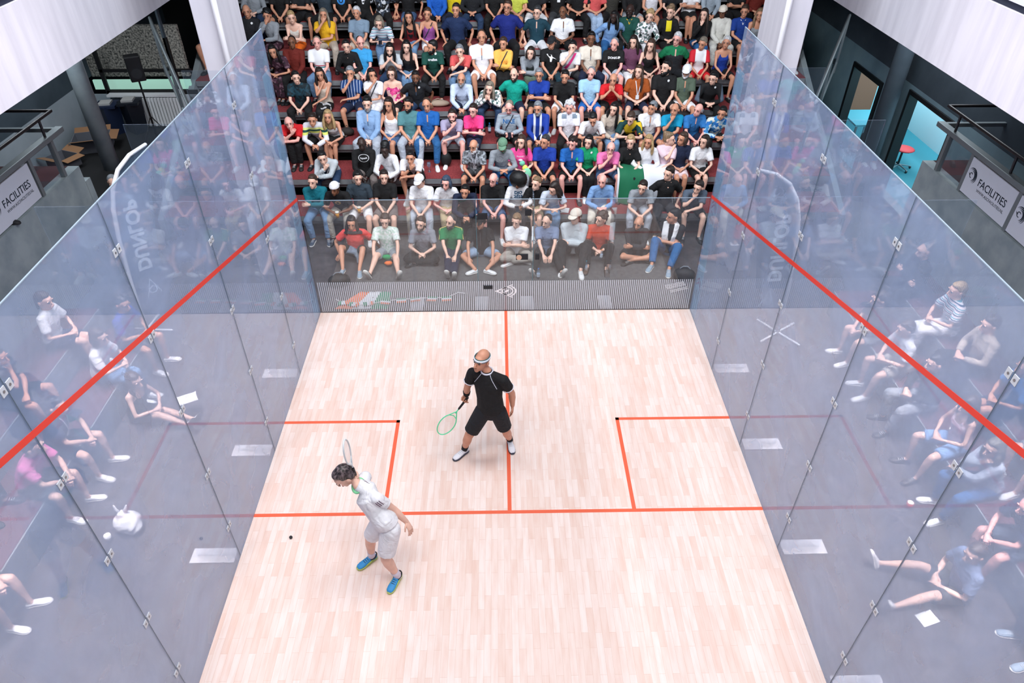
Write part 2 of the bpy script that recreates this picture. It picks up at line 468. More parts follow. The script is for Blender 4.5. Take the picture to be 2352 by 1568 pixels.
def shoe_mesh(kind):
    if kind in EYE: return EYE[kind]
    cols = dict(white=((238, 238, 240), 0), black=((26, 27, 31), 1), brown=((84, 58, 42), 1), greyblue=((134, 154, 172), 0), navywhite=((60, 72, 92), 0),
                sandal=((40, 34, 32), 1), solewhite=((60, 60, 66), 0), blackstripe=((40, 40, 44), 0), playerblue=((58, 152, 214), 2), playerwhite=((240, 240, 246), 3))
    c, so = cols[kind]
    mb = MB()
    prof = [(.062, .020, .040), (.045, .034, .064), (.01, .037, .076), (-.04, .036, .078), (-.09, .042, .062), (-.14, .046, .048), (-.175, .040, .040), (-.197, .024, .030)]
    vs = []; fs = []; n = 10
    for (y, hw, h) in prof:
        for k in range(n):
            a = 2 * PI * k / n
            vs.append((hw * math.cos(a), y, .014 + (h - .014) * (.5 + .5 * math.sin(a)) if math.sin(a) > -.5 else .014))
    for i in range(len(prof) - 1):
        for k in range(n):
            a = i * n + k; b = i * n + (k + 1) % n; fs.append((a, a + n, b + n, b))
    fs.append(tuple(range(n))); fs.append(tuple(reversed(range((len(prof) - 1) * n, len(prof) * n))))
    mb.add(vs, fs, 0)
    out = [(.0, .070), (.026, .060), (.038, .03), (.037, -.03), (.044, -.09), (.048, -.14), (.040, -.18), (.020, -.205), (0, -.210)]
    ol = out + [(-x, y) for x, y in reversed(out[1:-1])]
    N = len(ol)
    mb.add([(x, y, 0) for x, y in ol] + [(x, y, .022) for x, y in ol], [tuple(reversed(range(N))), tuple(range(N, 2 * N))] + [(i, (i + 1) % N, (i + 1) % N + N, i + N) for i in range(N)], 1)
    # laces
    for j in range(4):
        y = -.035 - j * .022; z = .077 - j * .006
        mb.sweep([(-.022, y, z - .003), (0, y - .004, z + .004), (.022, y, z - .003)], [.003] * 3, n=5, mi=2)
    if kind == 'playerblue':   # yellow-green sweep along the sides
        for s in (-1, 1): mb.sweep([(s * .036, .02, .05), (s * .040, -.04, .036), (s * .046, -.11, .03)], [.004, .006, .003], n=5, mi=3)
    if kind == 'sandal':
        pass
    sole = [M_SOLE, M_SOLEB, principled('sole_lime', (196, 214, 120), .6), principled('sole_slate', (60, 66, 84), .6)][so]
    me = mb.mesh('shoe', [principled('shoe_' + kind, c, .6), sole, M_BLACKP if kind in ('playerblue',) else principled('laces', (225, 225, 228) if c[0] < 200 else (206, 208, 212), .8), principled('shoe_lime', (206, 226, 110), .6)], True)
    EYE[kind] = me
    return me

def orient(fwd, up):
    """rotation taking local -y to fwd and local z to up"""
    y = -unit(fwd); z = unit(up - y * up.dot(y)); x = np.cross(y, z)
    return Matrix([(x[0], y[0], z[0]), (x[1], y[1], z[1]), (x[2], y[2], z[2])]).to_euler()

def limbs(J, f, body):
    """bare body around the joints J"""
    sx = J['side']
    body.sweep([J['pel'] - J['up0'] * .05, J['pel'] + J['up0'] * .02, J['waist'], J['chest'], J['shl'], J['neck']],
               [(.125, .10), (.150 * f['h'], .115), (.128 * f['w'], .098 * f['w']), (.150 * f['w'], .112), (.120, .085), (.058, .056)], side=sx, n=14)
    nk = J['neck']; hd = J['head'] + J['R'] @ V3(0, .035, -.06)
    body.sweep([J['shl'], nk, hd], [(.07, .06), (.054, .054), (.050, .055)], side=sx, n=10)
    for i in (0, 1):
        s = J['S'][i]; e = J['E'][i]; w = J['W'][i]
        body.sweep([nk - J['up1'] * .03, s], [.045, .050], n=8)
        a = f['arm']
        body.sweep([s, s + (e - s) * .35, e, e + (w - e) * .3, w], [.050 * a, .045 * a, .036 * a, .038 * a, .025 * a], n=8)
        h = J['hip'][i]; k = J['K'][i]; t = J['A'][i]; g = f['leg']
        body.sweep([h, h + (k - h) * .4, k - (k - h) * .04], [.082 * g, .076 * g, .056 * g], n=10)
        body.sweep([k, k + (t - k) * .3, k + (t - k) * .7, t], [.053 * g, .056 * g, .040 * g, .034 * g], n=10)
        fd = unit(J['T'][i])
        u = J['FU'][i]
        body.sweep([t - u * .02, t + fd * .07 - u * .042, t + fd * .13 - u * .050], [.032, (.036, .024), (.036, .018)], side=np.cross(fd, u), n=8)
    head_prims(body, J['head'], J['R'])
    if f.get('crown'): body.ell(J['head'] + J['R'] @ V3(0, .016, .050), (.068, .084, .080), J['R'], 14)

def garment_top(J, f, mb, kind, th=.016):
    sx = J['side']; u0 = J['up0']
    lo = J['pel'] - u0 * (.035 if kind != 'K' else .02)
    tw = [(.148 * f['h'] + th, .118 + th), (.158 * f['h'] + th, .122 + th), (.136 * f['w'] + th, .108 * f['w'] + th), (.154 * f['w'] + th, .114 + th)]
    if kind == 'K':
        top = J['chest'] + (J['shl'] - J['chest']) * .45
        mb.sweep([lo, J['pel'] + u0 * .03, J['waist'], J['chest'], top], tw + [(.128, .098)], side=sx, n=16, cap0='f', cap1='f')
        for i, s in ((0, -1), (1, 1)):
            fr = np.cross(sx, J['up1'])
            a = J['chest'] + sx * s * .085 + fr * .105; b = J['shl'] + sx * s * .088 + J['up1'] * .036; c = J['chest'] + sx * s * .085 - fr * .105
            mb.sweep([a, a * .4 + b * .6 + fr * .035, b, c * .4 + b * .6 - fr * .035, c], [(.020, .010)] * 5, side=sx, n=6)
        return
    mb.sweep([lo, J['pel'] + u0 * .03, J['waist'], J['chest'], J['shl'], J['neck'] + J['up1'] * .002], tw + [(.130, .088 + th * .6), (.070, .070)], side=sx, n=16, cap0='f', cap1='f')
    for i in (0, 1):
        s = J['S'][i]; e = J['E'][i]; w = J['W'][i]
        mb.sweep([J['neck'] - J['up1'] * .035, s + J['up1'] * .004], [.052 + th * .6, .056 + th * .6], n=10)
        if kind == 'L':
            mb.sweep([s, s + (e - s) * .4, e, e + (w - e) * .5, e + (w - e) * .93], [.056 + th, .050 + th, .042 + th, .038 + th, .030 + th * .8], n=10, cap1='f')
        else:
            mb.sweep([s, s + (e - s) * .4, s + (e - s) * f.get('sl', .72)], [.056 + th, .054 + th, .055 + th], n=10, cap1='f')

def garment_bottom(J, f, mb, kind, th=.016):
    sx = J['side']; g = f['leg']
    mb.sweep([J['pel'] - J['up0'] * .07, J['pel'], J['pel'] + J['up0'] * .07], [(.13, .11), (.158 * f['h'] + th * .5, .122 + th * .5), (.142 * f['h'] + th * .5, .112 + th * .4)], side=sx, n=14)
    for i in (0, 1):
        h = J['hip'][i]; k = J['K'][i]; t = J['A'][i]
        if kind == 'S':
            e = h + (k - h) * f.get('sh', .80)
            mb.sweep([h, h + (k - h) * .4, e], [.088 * g + th, .084 * g + th, .072 * g + th * 1.3], n=12, cap1='f')
        else:
            mb.sweep([h, h + (k - h) * .4, k], [.088 * g + th, .080 * g + th, .062 * g + th], n=12)
            mb.sweep([k, k + (t - k) * .4, k + (t - k) * .93], [.062 * g + th, .056 * g + th, .044 * g + th], n=12, cap1='f')

def dress(root, J, f, top, bot, hair, skin, shoes, voxel, seed, opt=()):
    """builds body, garments, hair, face and shoes as parts under root; returns nothing (all remeshed later)"""
    r = random.Random(seed)
    sk = SKINM[skin]; lip = M_LIPD if skin in ('brown', 'dark') else M_LIP
    body = MB(); det = MB()
    limbs(J, f, body); head_detail(det, J['head'], J['R'])
    hv = body if f.get('handin') else det
    for i in (0, 1):
        w = J['W'][i]; hand(hv, w, J['HD'][i], J['HN'][i], (1, -1)[i], J["curl"][i], f.get('hs', 1.0), 6, J.get('spread', (0, 0))[i])
    job('body', body, voxel, [sk, lip], root, 3, det)
    face_parts(root, J['head'], J['R'], 'black' if skin in ('brown', 'dark') else ('dkbrown' if 'white' not in hair else 'grey'))
    tk, tc = top.split(':'); tm = MB(); garment_top(J, f, tm, tk)
    tname = dict(T='shirt', L='long_sleeved_top', K='sleeveless_top')[tk]
    def after(ob, J=J, root=root): decorate(ob, J, root, opt, skin)
    job(tname, tm, voxel, cloth(tc), root, 3, None, after if opt else None)
    bk, bc = bot.split(':'); bmb = MB(); garment_bottom(J, f, bmb, bk)
    job('shorts' if bk == 'S' else 'trousers', bmb, voxel, cloth(bc), root, 3)
    hs, hc = hair.split(':')
    rot = reul(J['R']); ks = np.linalg.norm(J['R'][:, 0])
    if hs in ('cap', 'capback'):
        c = cap_mesh(hs)
        o = put('cap', c.mesh('cap', cloth(hc), True), root, tuple(J['head']), rot); o.scale = (ks, ks, ks)
        hm = MB(); hair_prims(hm, 'fringe', J['head'], J['R'], r); job('hair', hm, .014, hairm('dkbrown'), root, 2)
    elif hs == 'bald':
        if hc in ('grey', 'white'):
            hm = MB(); hair_prims(hm, 'fringe', J['head'], J['R'], r)
            job('hair', hm, .014, hairm(hc), root, 3)
    else:
        hm = MB(); hair_prims(hm, hs, J['head'], J['R'], r); job('hair', hm, .012 if voxel < .019 else .015, hairm(hc if hc != 'pinkskin' else 'greyblonde'), root, 1 if hs == 'curly' else 3)
    for i in (0, 1):
        t = J['A'][i]; fd = unit(J['T'][i]); u = J['FU'][i]
        put('shoe', shoe_mesh(shoes), root, tuple(t - u * .078), orient(fd, u))
    for e in opt:
        if e.startswith('beard') or e == 'moustache':
            c = e.split(':')[1] if ':' in e else ('black' if hc in ('black', 'pinkskin') else (hc if hc != 'pinkskin' else 'brown'))
            mb = MB(); H = J['head']; R = J['R']
            if e == 'moustache': mb.ell(H + R @ V3(0, -.097, -.049), (.028, .010, .008), R, 8)
            else:
                mb.ell(H + R @ V3(0, -.030, -.078), (.060, .070, .052), R, 12); mb.ell(H + R @ V3(0, -.070, -.098), (.034, .034, .030), R, 8)
                mb.ell(H + R @ V3(0, -.098, -.047), (.026, .008, .007), R, 8)
                for s in (-1, 1): mb.ell(H + R @ V3(s * .060, -.012, -.045), (.012, .028, .040), R, 8)
            put('beard' if e != 'moustache' else 'moustache', mb.mesh('beard', hairm(c), True), root)
        if e in ('glasses', 'sunglasses'):
            mb = MB(); H = J['head']; R = J['R']; up = 0 if e == 'glasses' else .085; bk2 = 0 if e == 'glasses' else .03
            for s in (-1, 1):
                P = [H + R @ V3(s * .032 + .023 * math.cos(a), -.104 + bk2, .004 + up + .018 * math.sin(a)) for a in [k * PI / 5 for k in range(11)]]
                mb.sweep(P, [.0022] * len(P), n=5)
                mb.sweep([H + R @ V3(s * .055, -.104 + bk2, .008 + up), H + R @ V3(s * .082, -.05 + bk2, .010 + up), H + R @ V3(s * .082, .01 + bk2, .004 + up)], [.002] * 3, n=5)
                if e == 'sunglasses': mb.ell(H + R @ V3(s * .032, -.104 + bk2, .004 + up), (.022, .004, .017), R, 8)
            mb.sweep([H + R @ V3(-.011, -.106 + bk2, .008 + up), H + R @ V3(.011, -.106 + bk2, .008 + up)], [.002] * 2, n=5)
            put(e, mb.mesh(e, principled('spectacle_frame', (36, 34, 36), .4), True), root)
        if e == 'towel' or e.startswith('scarf'):
            mb = MB(); u = J['up1']; sx = J['side']; fr = np.cross(sx, u); n = J['neck']
            mb.sweep([J['chest'] - sx * .075 + fr * .14 - u * .10, J['chest'] - sx * .085 + fr * .145, n - sx * .095 + fr * .05, n - fr * .085 + u * .01, n + sx * .095 + fr * .05, J['chest'] + sx * .085 + fr * .145, J['chest'] + sx * .06 + fr * .15 - u * .16],
                     [(.065, .018)] * 3 + [(.05, .02)] + [(.065, .018)] * 3, side=None, n=10)
            job('towel', mb, .014, cloth('white'), root, 3)
        if e == 'vest' and tk == 'T':
            mb = MB(); garment_top(J, dict(f), mb, 'K', .034); job('vest', mb, voxel, cloth('navy' if 'salmon' in top else 'nearblack'), root, 3)
        if e == 'watch':
            w = J['W'][0]; d = unit(J['W'][0] - J['E'][0]); mb = MB(); mb.sweep([w - d * .03, w - d * .008], [.033, .032], n=10, cap0='f', cap1='f'); put('watch', mb.mesh('watch', M_BLACKP, True), root)

TEXTS = dict(DJO=('DJO\n2023', .085, (10, 74, 110), .004), NIKE=('NIKE', .115, (24, 98, 160), .003), crefisa=('crefisa', .075, (236, 240, 244), .003),
             DORKUP=('DONKUP', .062, (236, 238, 240), .003), FRANKY=('FRANKY', .042, (248, 214, 236), .001), Squash=('Squash', .05, (232, 234, 238), .002))
def decorate(ob, J, root, opt, skin):
    z0 = float(J['chest'][2]) + .035; x0 = float(J['chest'][0])
    def lay(me, col, name, dz=0., dx=0., off=.006):
        for v in me.vertices: v.co = Vector((v.co.x + x0 + dx, 0, v.co.y + z0 + dz))
        onto(ob, me, principled('print_%d_%d_%d' % col, col, .7), name, off)
    def shape(pts, sub=1):
        mb = MB(); mb.add([(x, y, 0) for x, y in pts], [tuple(range(len(pts)))])
        return mb.mesh('print', [])
    def grid(x0_, x1_, y0_, y1_, nx=8, ny=6):
        mb = MB(); vs = [(x0_ + (x1_ - x0_) * i / nx, y0_ + (y1_ - y0_) * j / ny, 0) for j in range(ny + 1) for i in range(nx + 1)]
        mb.add(vs, [(j * (nx + 1) + i, j * (nx + 1) + i + 1, (j + 1) * (nx + 1) + i + 1, (j + 1) * (nx + 1) + i) for j in range(ny) for i in range(nx)])
        return mb.mesh('print', [])
    def disc(r, ri=0, n=18, a=0., sx=1):
        mb = MB(); vs = [(math.cos(2 * PI * k / n) * r * sx, math.sin(2 * PI * k / n) * r, 0) for k in range(n)]
        if ri:
            vs += [(math.cos(2 * PI * k / n) * ri * sx, math.sin(2 * PI * k / n) * ri, 0) for k in range(n)]
            mb.add(vs, [(k, (k + 1) % n, (k + 1) % n + n, k + n) for k in range(n)])
        else: mb.add(vs + [(0, 0, 0)], [(k, (k + 1) % n, n) for k in range(n)])
        return mb.mesh('print', [])
    for e in opt:
        if e.startswith('text:'):
            t, sz, c, b = TEXTS[e[5:]]
            lay(text_mesh(t, sz, b), c, 'lettering', 0 if e != 'text:Squash' else .0)
            if e == 'text:Squash': lay(disc(.085, .075, 24, sx=1.25), c, 'print_ring')
            if e == 'text:crefisa': lay(disc(.024), (226, 236, 234), 'badge', .12, .07); lay(disc(.018), (220, 120, 110), 'badge', .12, .0)
            if e == 'text:NIKE': lay(grid(-.2, .2, .17, .18, 6, 1), (140, 30, 40), 'collar_edge', 0)
        if e in ('badge', 'badgecard'):
            lay(disc(.022), (236, 238, 240), 'badge', .07, .07) if e == 'badge' else lay(grid(-.035, .035, -.05, .05, 2, 2), (236, 238, 240), 'name_card', -.02, 0)
        if e.startswith('print'):
            c = PAL[e.split(':')[1]] if ':' in e else (230, 230, 234)
            if e == 'print:blue': c = (50, 140, 220); lay(disc(.09, .05), c, 'print_ring', -.02); lay(disc(.03), c, 'print_dot', -.02)
            elif e == 'print:gold': lay(disc(.045, .022, 14, sx=1.3), (176, 140, 86), 'print_ring', -.09)
            else:
                lay(shape([(-.02, .07), (.02, .06), (.035, .02), (.13, -.03), (.04, -.005), (.02, -.09), (-.015, -.085), (-.02, -.01), (-.09, .06), (-.085, .075)]), c, 'print', -.01)
        if e in ('placket', 'collar:navy', 'zip') or 'v-neck' in e:
            c = dict(placket=(64, 84, 110), zip=(60, 60, 66)).get(e, (16, 24, 50))
            if e == 'zip': lay(grid(-.004, .004, -.2, .1, 1, 12), (90, 90, 96), 'zip')
            elif e == 'placket': lay(grid(-.012, .012, -.02, .11, 1, 8), SKIN[skin], 'neckline'); lay(grid(-.006, .006, -.10, -.02, 1, 5), c, 'placket')
            else: lay(shape([(-.07, .13), (0, -.06), (.07, .13)]), c, 'collar')
        if e == 'yellowcollar' or e.startswith('yellowcollar:'):
            c = (232, 180, 40) if e == 'yellowcollar' else (232, 236, 242)
            lay(shape([(-.065, .13), (-.045, .13), (0, .05), (.045, .13), (.065, .13), (0, .025)]), c, 'collar')
        if e == 'yellowfront': lay(grid(-.06, .06, -.1, .12, 4, 8), (232, 214, 20), 'yellow_top')
        if e == 'neck': lay(shape([(-.06, .135), (0, .03), (.06, .135)]), SKIN[skin], 'neckline')
        if e == 'yoke': lay(grid(-.16, -.06, .06, .14, 4, 3), (128, 144, 162), 'shoulder_yoke'); lay(grid(.06, .16, .06, .14, 4, 3), (128, 144, 162), 'shoulder_yoke')
        if e == 'dark_yoke': lay(grid(-.17, .17, .075, .14, 10, 3), (62, 58, 62), 'shoulder_yoke')
        if e in ('strap', 'pinkbag'):
            c = (40, 46, 58) if e == 'strap' else (236, 60, 140); w = .012 if e == 'strap' else .03
            mb = MB(); N = 14; vs = []
            for i in range(N + 1):
                t = i / N; vs += [(.09 - .2 * t - w, .13 - .36 * t, 0), (.09 - .2 * t + w, .13 - .36 * t, 0)]
            mb.add(vs, [(2 * i, 2 * i + 1, 2 * i + 3, 2 * i + 2) for i in range(N)]); lay(mb.mesh('strap', []), c, 'bag_strap', 0, 0, .01)
        if e == 'lanyard':
            for s in (-1, 1):
                mb = MB(); N = 10; vs = []
                for i in range(N + 1):
                    t = i / N; x = s * .06 * (1 - t); vs += [(x - .008, .12 - .3 * t, 0), (x + .008, .12 - .3 * t, 0)]
                mb.add(vs, [(2 * i, 2 * i + 1, 2 * i + 3, 2 * i + 2) for i in range(N)]); lay(mb.mesh('strap', []), (224, 228, 240), 'lanyard', 0, 0, .012)
            lay(grid(-.035, .035, -.25, -.16, 2, 2), (236, 240, 246), 'lanyard_card', 0, 0, .014)
        if e == 'cord':
            lay(grid(-.045, -.040, -.15, .08, 1, 6), (240, 240, 244), 'hood_cord'); lay(grid(.040, .045, -.15, .08, 1, 6), (240, 240, 244), 'hood_cord')
        if e == 'sleevestripe':
            for i, s in ((0, -1), (1, 1)):
                a, b = J['neck'], J['S'][i]; mb = MB(); c = b + (J['E'][i] - b) * .6
                mb.sweep([a + V3(s * .05, 0, .018), (a + b) / 2 + V3(0, -.01, .062), b + V3(s * .03, -.012, .062), c + V3(s * .072, -.01, .0)], [(.010, .008)] * 4, n=6)
                put('sleeve_stripe', mb.mesh('sleeve_stripe', principled('stripe_yellow', (226, 206, 120), .7), True), root)

def make_J(lean, arms, legs, yaw, pitch, fem, drop, r, floor):
    th = math.radians(lean); ax = V3(0, -math.sin(th), math.cos(th)); tb = r.uniform(-.02, .02)
    pel = V3(0, 0, .10); J = dict(side=V3(1, 0, 0), up0=unit(ax + V3(0, 0, .6)), up1=ax, pel=pel)
    J['waist'] = pel + unit(ax + V3(0, 0, .3)) * .16; J['chest'] = pel + ax * .33 + V3(tb, 0, 0); J['shl'] = pel + ax * .455 + V3(tb, 0, 0)
    J['neck'] = pel + ax * .52 + V3(tb, 0, 0); J['head'] = pel + ax * .655 + V3(0, -.012, 0)
    J['R'] = headmat(yaw, pitch, r.uniform(-6, 6))
    sw = .148 if fem else .170; sy = J['shl'][1]; sz = J['shl'][2]
    S = [J['shl'] + V3(s * sw, 0, 0) - ax * .018 for s in (-1, 1)]
    H = J['head']; Rh = J['R']
    hz = .19 if legs in ('together', 'long') else .14
    if floor: hz = .24
    tg = dict(clasp=[(-.035, sy - .28, hz), (.035, sy - .28, hz - .01)], lap=[(-.075, sy - .22, .22), (.07, sy - .23, .22)],
              phone=[(-.055, sy - .25, .27), (.055, sy - .25, .27)], cross=[(.115, sy - .17, sz - .26), (-.115, sy - .20, sz - .22)],
              chin=[tuple(H + Rh @ V3(0, -.10, -.165)), (-.13, sy - .25, .22)], chin2=[tuple(H + Rh @ V3(-.03, -.10, -.17)), tuple(H + Rh @ V3(.03, -.10, -.17))],
              face=[tuple(H + Rh @ V3(-.02, -.15, -.10)), (-.12, sy - .2, sz - .28)], side=[(-.25, .0, .09), (.25, .0, .09)],
              knees=[(-.22, -.46, .20), (.22, -.46, .20)], back=[(-.30, -.16, .12), (.46, .12, .05)], toes=[(-.05, -.58, .20), (.05, -.60, .18)])[arms]
    pl = dict(clasp=[(-1, .2, -.4), (1, .2, -.4)], lap=[(-1, .5, -.6), (1, .5, -.6)], phone=[(-1, .2, -.8), (1, .2, -.8)], cross=[(-1, -.2, -.8), (1, -.2, -.8)],
              chin=[(-.5, -.6, -1), (1, -.2, -.6)], chin2=[(-.7, -.5, -1), (.7, -.5, -1)], face=[(-.7, -.5, -1), (1, 0, -.8)], side=[(-1, .5, 0), (1, .5, 0)],
              knees=[(-1, .2, 0), (1, .2, 0)], back=[(-1, .3, 0), (1, .3, 0)], toes=[(-1, 0, 0), (1, 0, 0)])[arms]
    J['S'] = S; J['E'] = []; J['W'] = []; J['HD'] = []; J['HN'] = []; J['curl'] = []
    for i, s in ((0, -1), (1, 1)):
        e, w = ik(S[i], V3(*tg[i]), .285, .25, V3(*pl[i])); J['E'].append(e); J['W'].append(w); d = unit(w - e)
        if arms in ('clasp', 'lap', 'phone') : hd = unit(d + V3(-s * .9, 0, -.25)); hn = V3(0, .3, -1)
        elif arms in ('chin', 'face', 'chin2') and (i == 0 or arms == 'chin2'): hd = unit(d + V3(0, .1, .5)); hn = V3(.2, 1, .2)
        elif arms == 'cross' : hd = d; hn = V3(0, 1, -.3)
        elif arms in ('side', 'back'): hd = unit(V3(s * .3, -1, -.25)); hn = V3(0, 0, -1)
        else: hd = d; hn = V3(0, 0, -1)
        J['HD'].append(hd); J['HN'].append(hn); J['curl'].append(.25 if arms in ('side', 'back', 'toes') else (.75 if arms in ('chin', 'chin2', 'clasp') else .45))
    zf = drop + .078
    A = dict(apart=[(-.16, -.40, zf), (.15, -.44, zf)], together=[(-.055, -.40, zf), (.06, -.42, zf)], bent=[(-.17, -.60, .078), (.15, -.64, .078)],
             longwide=[(-.27, -.78, .078), (.27, -.80, .078)], long=[(-.05, -.82, .10), (.06, -.84, .078)], lotus=[(.13, -.30, .075), (-.13, -.38, .075)],
             butterfly=[(-.10, -.66, .078), (.12, -.66, .078)])[legs]
    K = dict(apart=[(-.35, -1, .9), (.35, -1, .9)], together=[(0, -1, .9), (0, -1, .9)], bent=[(-.3, 0, 1), (.3, 0, 1)], longwide=[(0, 0, 1)] * 2, long=[(0, 0, 1)] * 2,
             lotus=[(-1, -.55, .22), (1, -.55, .2)], butterfly=[(-1, 0, .35), (1, 0, .35)])[legs]
    T = dict(apart=[(-.2, -1, 0), (.2, -1, 0)], together=[(-.05, -1, 0), (.1, -1, 0)], bent=[(-.2, -1, 0), (.15, -1, 0)], longwide=[(-.35, -.35, 1), (.35, -.35, 1)],
             long=[(-.1, -.5, 1), (.1, -.5, 1)], lotus=[(1, -.5, 0), (-1, -.5, 0)], butterfly=[(-.9, -.5, .1), (.9, -.5, .1)])[legs]
    hw = .085
    J['hip'] = [V3(-hw, -.01, .085), V3(hw, -.01, .085)]; J['K'] = []; J['A'] = []; J['T'] = []; J['FU'] = []
    for i in (0, 1):
        a = V3(*A[i])
        a = a + V3(r.uniform(-.02, .02), r.uniform(-.05, .03) if not floor else 0, 0)
        k, a = ik(J['hip'][i], a, .43, .41, V3(*K[i])); J['K'].append(k); J['A'].append(a); J['T'].append(unit(V3(*T[i])))
        J['FU'].append(unit(V3(0, 1, .4)) if legs in ('longwide', 'long') else V3(0, 0, 1))
    return J

def person(loc, rz, lean, sc, top, bot, hair, skin, arms, legs, shoes, yaw, pitch, extras, label, group, voxel, seed, drop=-.40, floor=False):
    r = random.Random(seed)
    fem = any(w in label.split() for w in ('woman', 'girl'))
    root = empty('person', loc, rz); root.scale = (sc, sc, sc)
    setp(root, label, 'person', group)
    J = make_J(lean, arms, legs, yaw, pitch, fem, drop / sc, r, floor)
    f = dict(w=(.90 if fem else r.uniform(.98, 1.10)), h=(1.02 if fem else 1.0), arm=(.84 if fem else 1.0), leg=(.94 if fem else 1.0), hs=.88 if fem else 1.0)
    opt = [e for e in extras.split(',') if e and e != '-']
    if 'v-neck' in label: opt.append('neck')
    if top[0] == 'T' and not any(o in ('placket', 'neck') for o in opt) and 'polo' in label: opt.append('placket')
    dress(root, J, f, top, bot, hair, skin, shoes, voxel, seed, opt)
    return root, J
# ------------------------------------------------------------------ the court and the hall
def wood_mat():
    m = principled('court_wood', (250, 226, 210), 0.42)
    nt = m.node_tree; b = nt.nodes['Principled BSDF']
    tc = nt.nodes.new('ShaderNodeTexCoord'); mp = nt.nodes.new('ShaderNodeMapping'); mp.inputs['Rotation'].default_value = (0, 0, PI / 2)
    br = nt.nodes.new('ShaderNodeTexBrick'); br.offset = .37; br.offset_frequency = 2
    br.inputs['Color1'].default_value = lin((250, 232, 224)); br.inputs['Color2'].default_value = lin((240, 210, 196)); br.inputs['Mortar'].default_value = lin((228, 194, 176))
    br.inputs['Scale'].default_value = 1.0; br.inputs['Brick Width'].default_value = .46; br.inputs['Row Height'].default_value = .075
    br.inputs['Mortar Size'].default_value = .0012; br.inputs['Bias'].default_value = -.25
    nz = nt.nodes.new('ShaderNodeTexNoise'); nz.inputs['Scale'].default_value = 2.2; nz.inputs['Detail'].default_value = 4
    mp2 = nt.nodes.new('ShaderNodeMapping'); mp2.inputs['Scale'].default_value = (9, 1.2, 1)
    mx = nt.nodes.new('ShaderNodeMixRGB'); mx.blend_type = 'MULTIPLY'; mx.inputs[0].default_value = .35
    cr = nt.nodes.new('ShaderNodeValToRGB'); cr.color_ramp.elements[0].color = lin((236, 206, 190)); cr.color_ramp.elements[0].position = .3; cr.color_ramp.elements[1].color = (1, 1, 1, 1); cr.color_ramp.elements[1].position = .6
    L = nt.links
    L.new(tc.outputs['Object'], mp.inputs[0]); L.new(mp.outputs[0], br.inputs['Vector']); L.new(tc.outputs['Object'], mp2.inputs[0]); L.new(mp2.outputs[0], nz.inputs['Vector'])
    L.new(nz.outputs['Fac'], cr.inputs[0]); L.new(br.outputs['Color'], mx.inputs[1]); L.new(cr.outputs[0], mx.inputs[2]); L.new(mx.outputs[0], b.inputs['Base Color'])
    return m

def glass_mat(name, coat_col, coat, tint=(1, 1, 1), f0=.045, haze_scale=1.3):
    """thin toughened glass: angle-dependent mirror on a clear pane with a pale dust and film coating"""
    m = bpy.data.materials.new(name); m.use_nodes = True; nt = m.node_tree; N = nt.nodes; L = nt.links
    for n in list(N): N.remove(n)
    out = N.new('ShaderNodeOutputMaterial')
    tr = N.new('ShaderNodeBsdfTransparent'); tr.inputs[0].default_value = (*tint, 1)
    df = N.new('ShaderNodeBsdfDiffuse'); df.inputs[0].default_value = lin(coat_col)
    tl = N.new('ShaderNodeBsdfTranslucent'); tl.inputs[0].default_value = lin(coat_col)
    dt = N.new('ShaderNodeMixShader'); dt.inputs[0].default_value = .5
    L.new(df.outputs[0], dt.inputs[1]); L.new(tl.outputs[0], dt.inputs[2])
    gl = N.new('ShaderNodeBsdfGlossy'); gl.inputs['Roughness'].default_value = .015; gl.inputs[0].default_value = (.93, .97, 1, 1)
    g = N.new('ShaderNodeNewGeometry')
    dot = N.new('ShaderNodeVectorMath'); dot.operation = 'DOT_PRODUCT'; L.new(g.outputs['Normal'], dot.inputs[0]); L.new(g.outputs['Incoming'], dot.inputs[1])
    ab = N.new('ShaderNodeMath'); ab.operation = 'ABSOLUTE'; L.new(dot.outputs['Value'], ab.inputs[0])
    om = N.new('ShaderNodeMath'); om.operation = 'SUBTRACT'; om.inputs[0].default_value = 1; L.new(ab.outputs[0], om.inputs[1]); om.use_clamp = True
    pw = N.new('ShaderNodeMath'); pw.operation = 'POWER'; pw.inputs[1].default_value = 5; L.new(om.outputs[0], pw.inputs[0])
    ml = N.new('ShaderNodeMath'); ml.operation = 'MULTIPLY_ADD'; ml.inputs[1].default_value = 1 - f0; ml.inputs[2].default_value = f0; L.new(pw.outputs[0], ml.inputs[0])
    tc = N.new('ShaderNodeTexCoord'); nz = N.new('ShaderNodeTexNoise'); nz.inputs['Scale'].default_value = haze_scale; nz.inputs['Detail'].default_value = 7; nz.inputs['Distortion'].default_value = .6
    L.new(tc.outputs['Object'], nz.inputs['Vector'])
    mr = N.new('ShaderNodeMapRange'); mr.inputs['From Min'].default_value = .3; mr.inputs['From Max'].default_value = .7
    mr.inputs['To Min'].default_value = coat * .75; mr.inputs['To Max'].default_value = coat * 1.3; L.new(nz.outputs['Fac'], mr.inputs['Value'])
    m1 = N.new('ShaderNodeMixShader'); L.new(mr.outputs[0], m1.inputs[0]); L.new(tr.outputs[0], m1.inputs[1]); L.new(dt.outputs[0], m1.inputs[2])
    m2 = N.new('ShaderNodeMixShader'); L.new(ml.outputs[0], m2.inputs[0]); L.new(m1.outputs[0], m2.inputs[1]); L.new(gl.outputs[0], m2.inputs[2])
    L.new(m2.outputs[0], out.inputs[0])
    return m

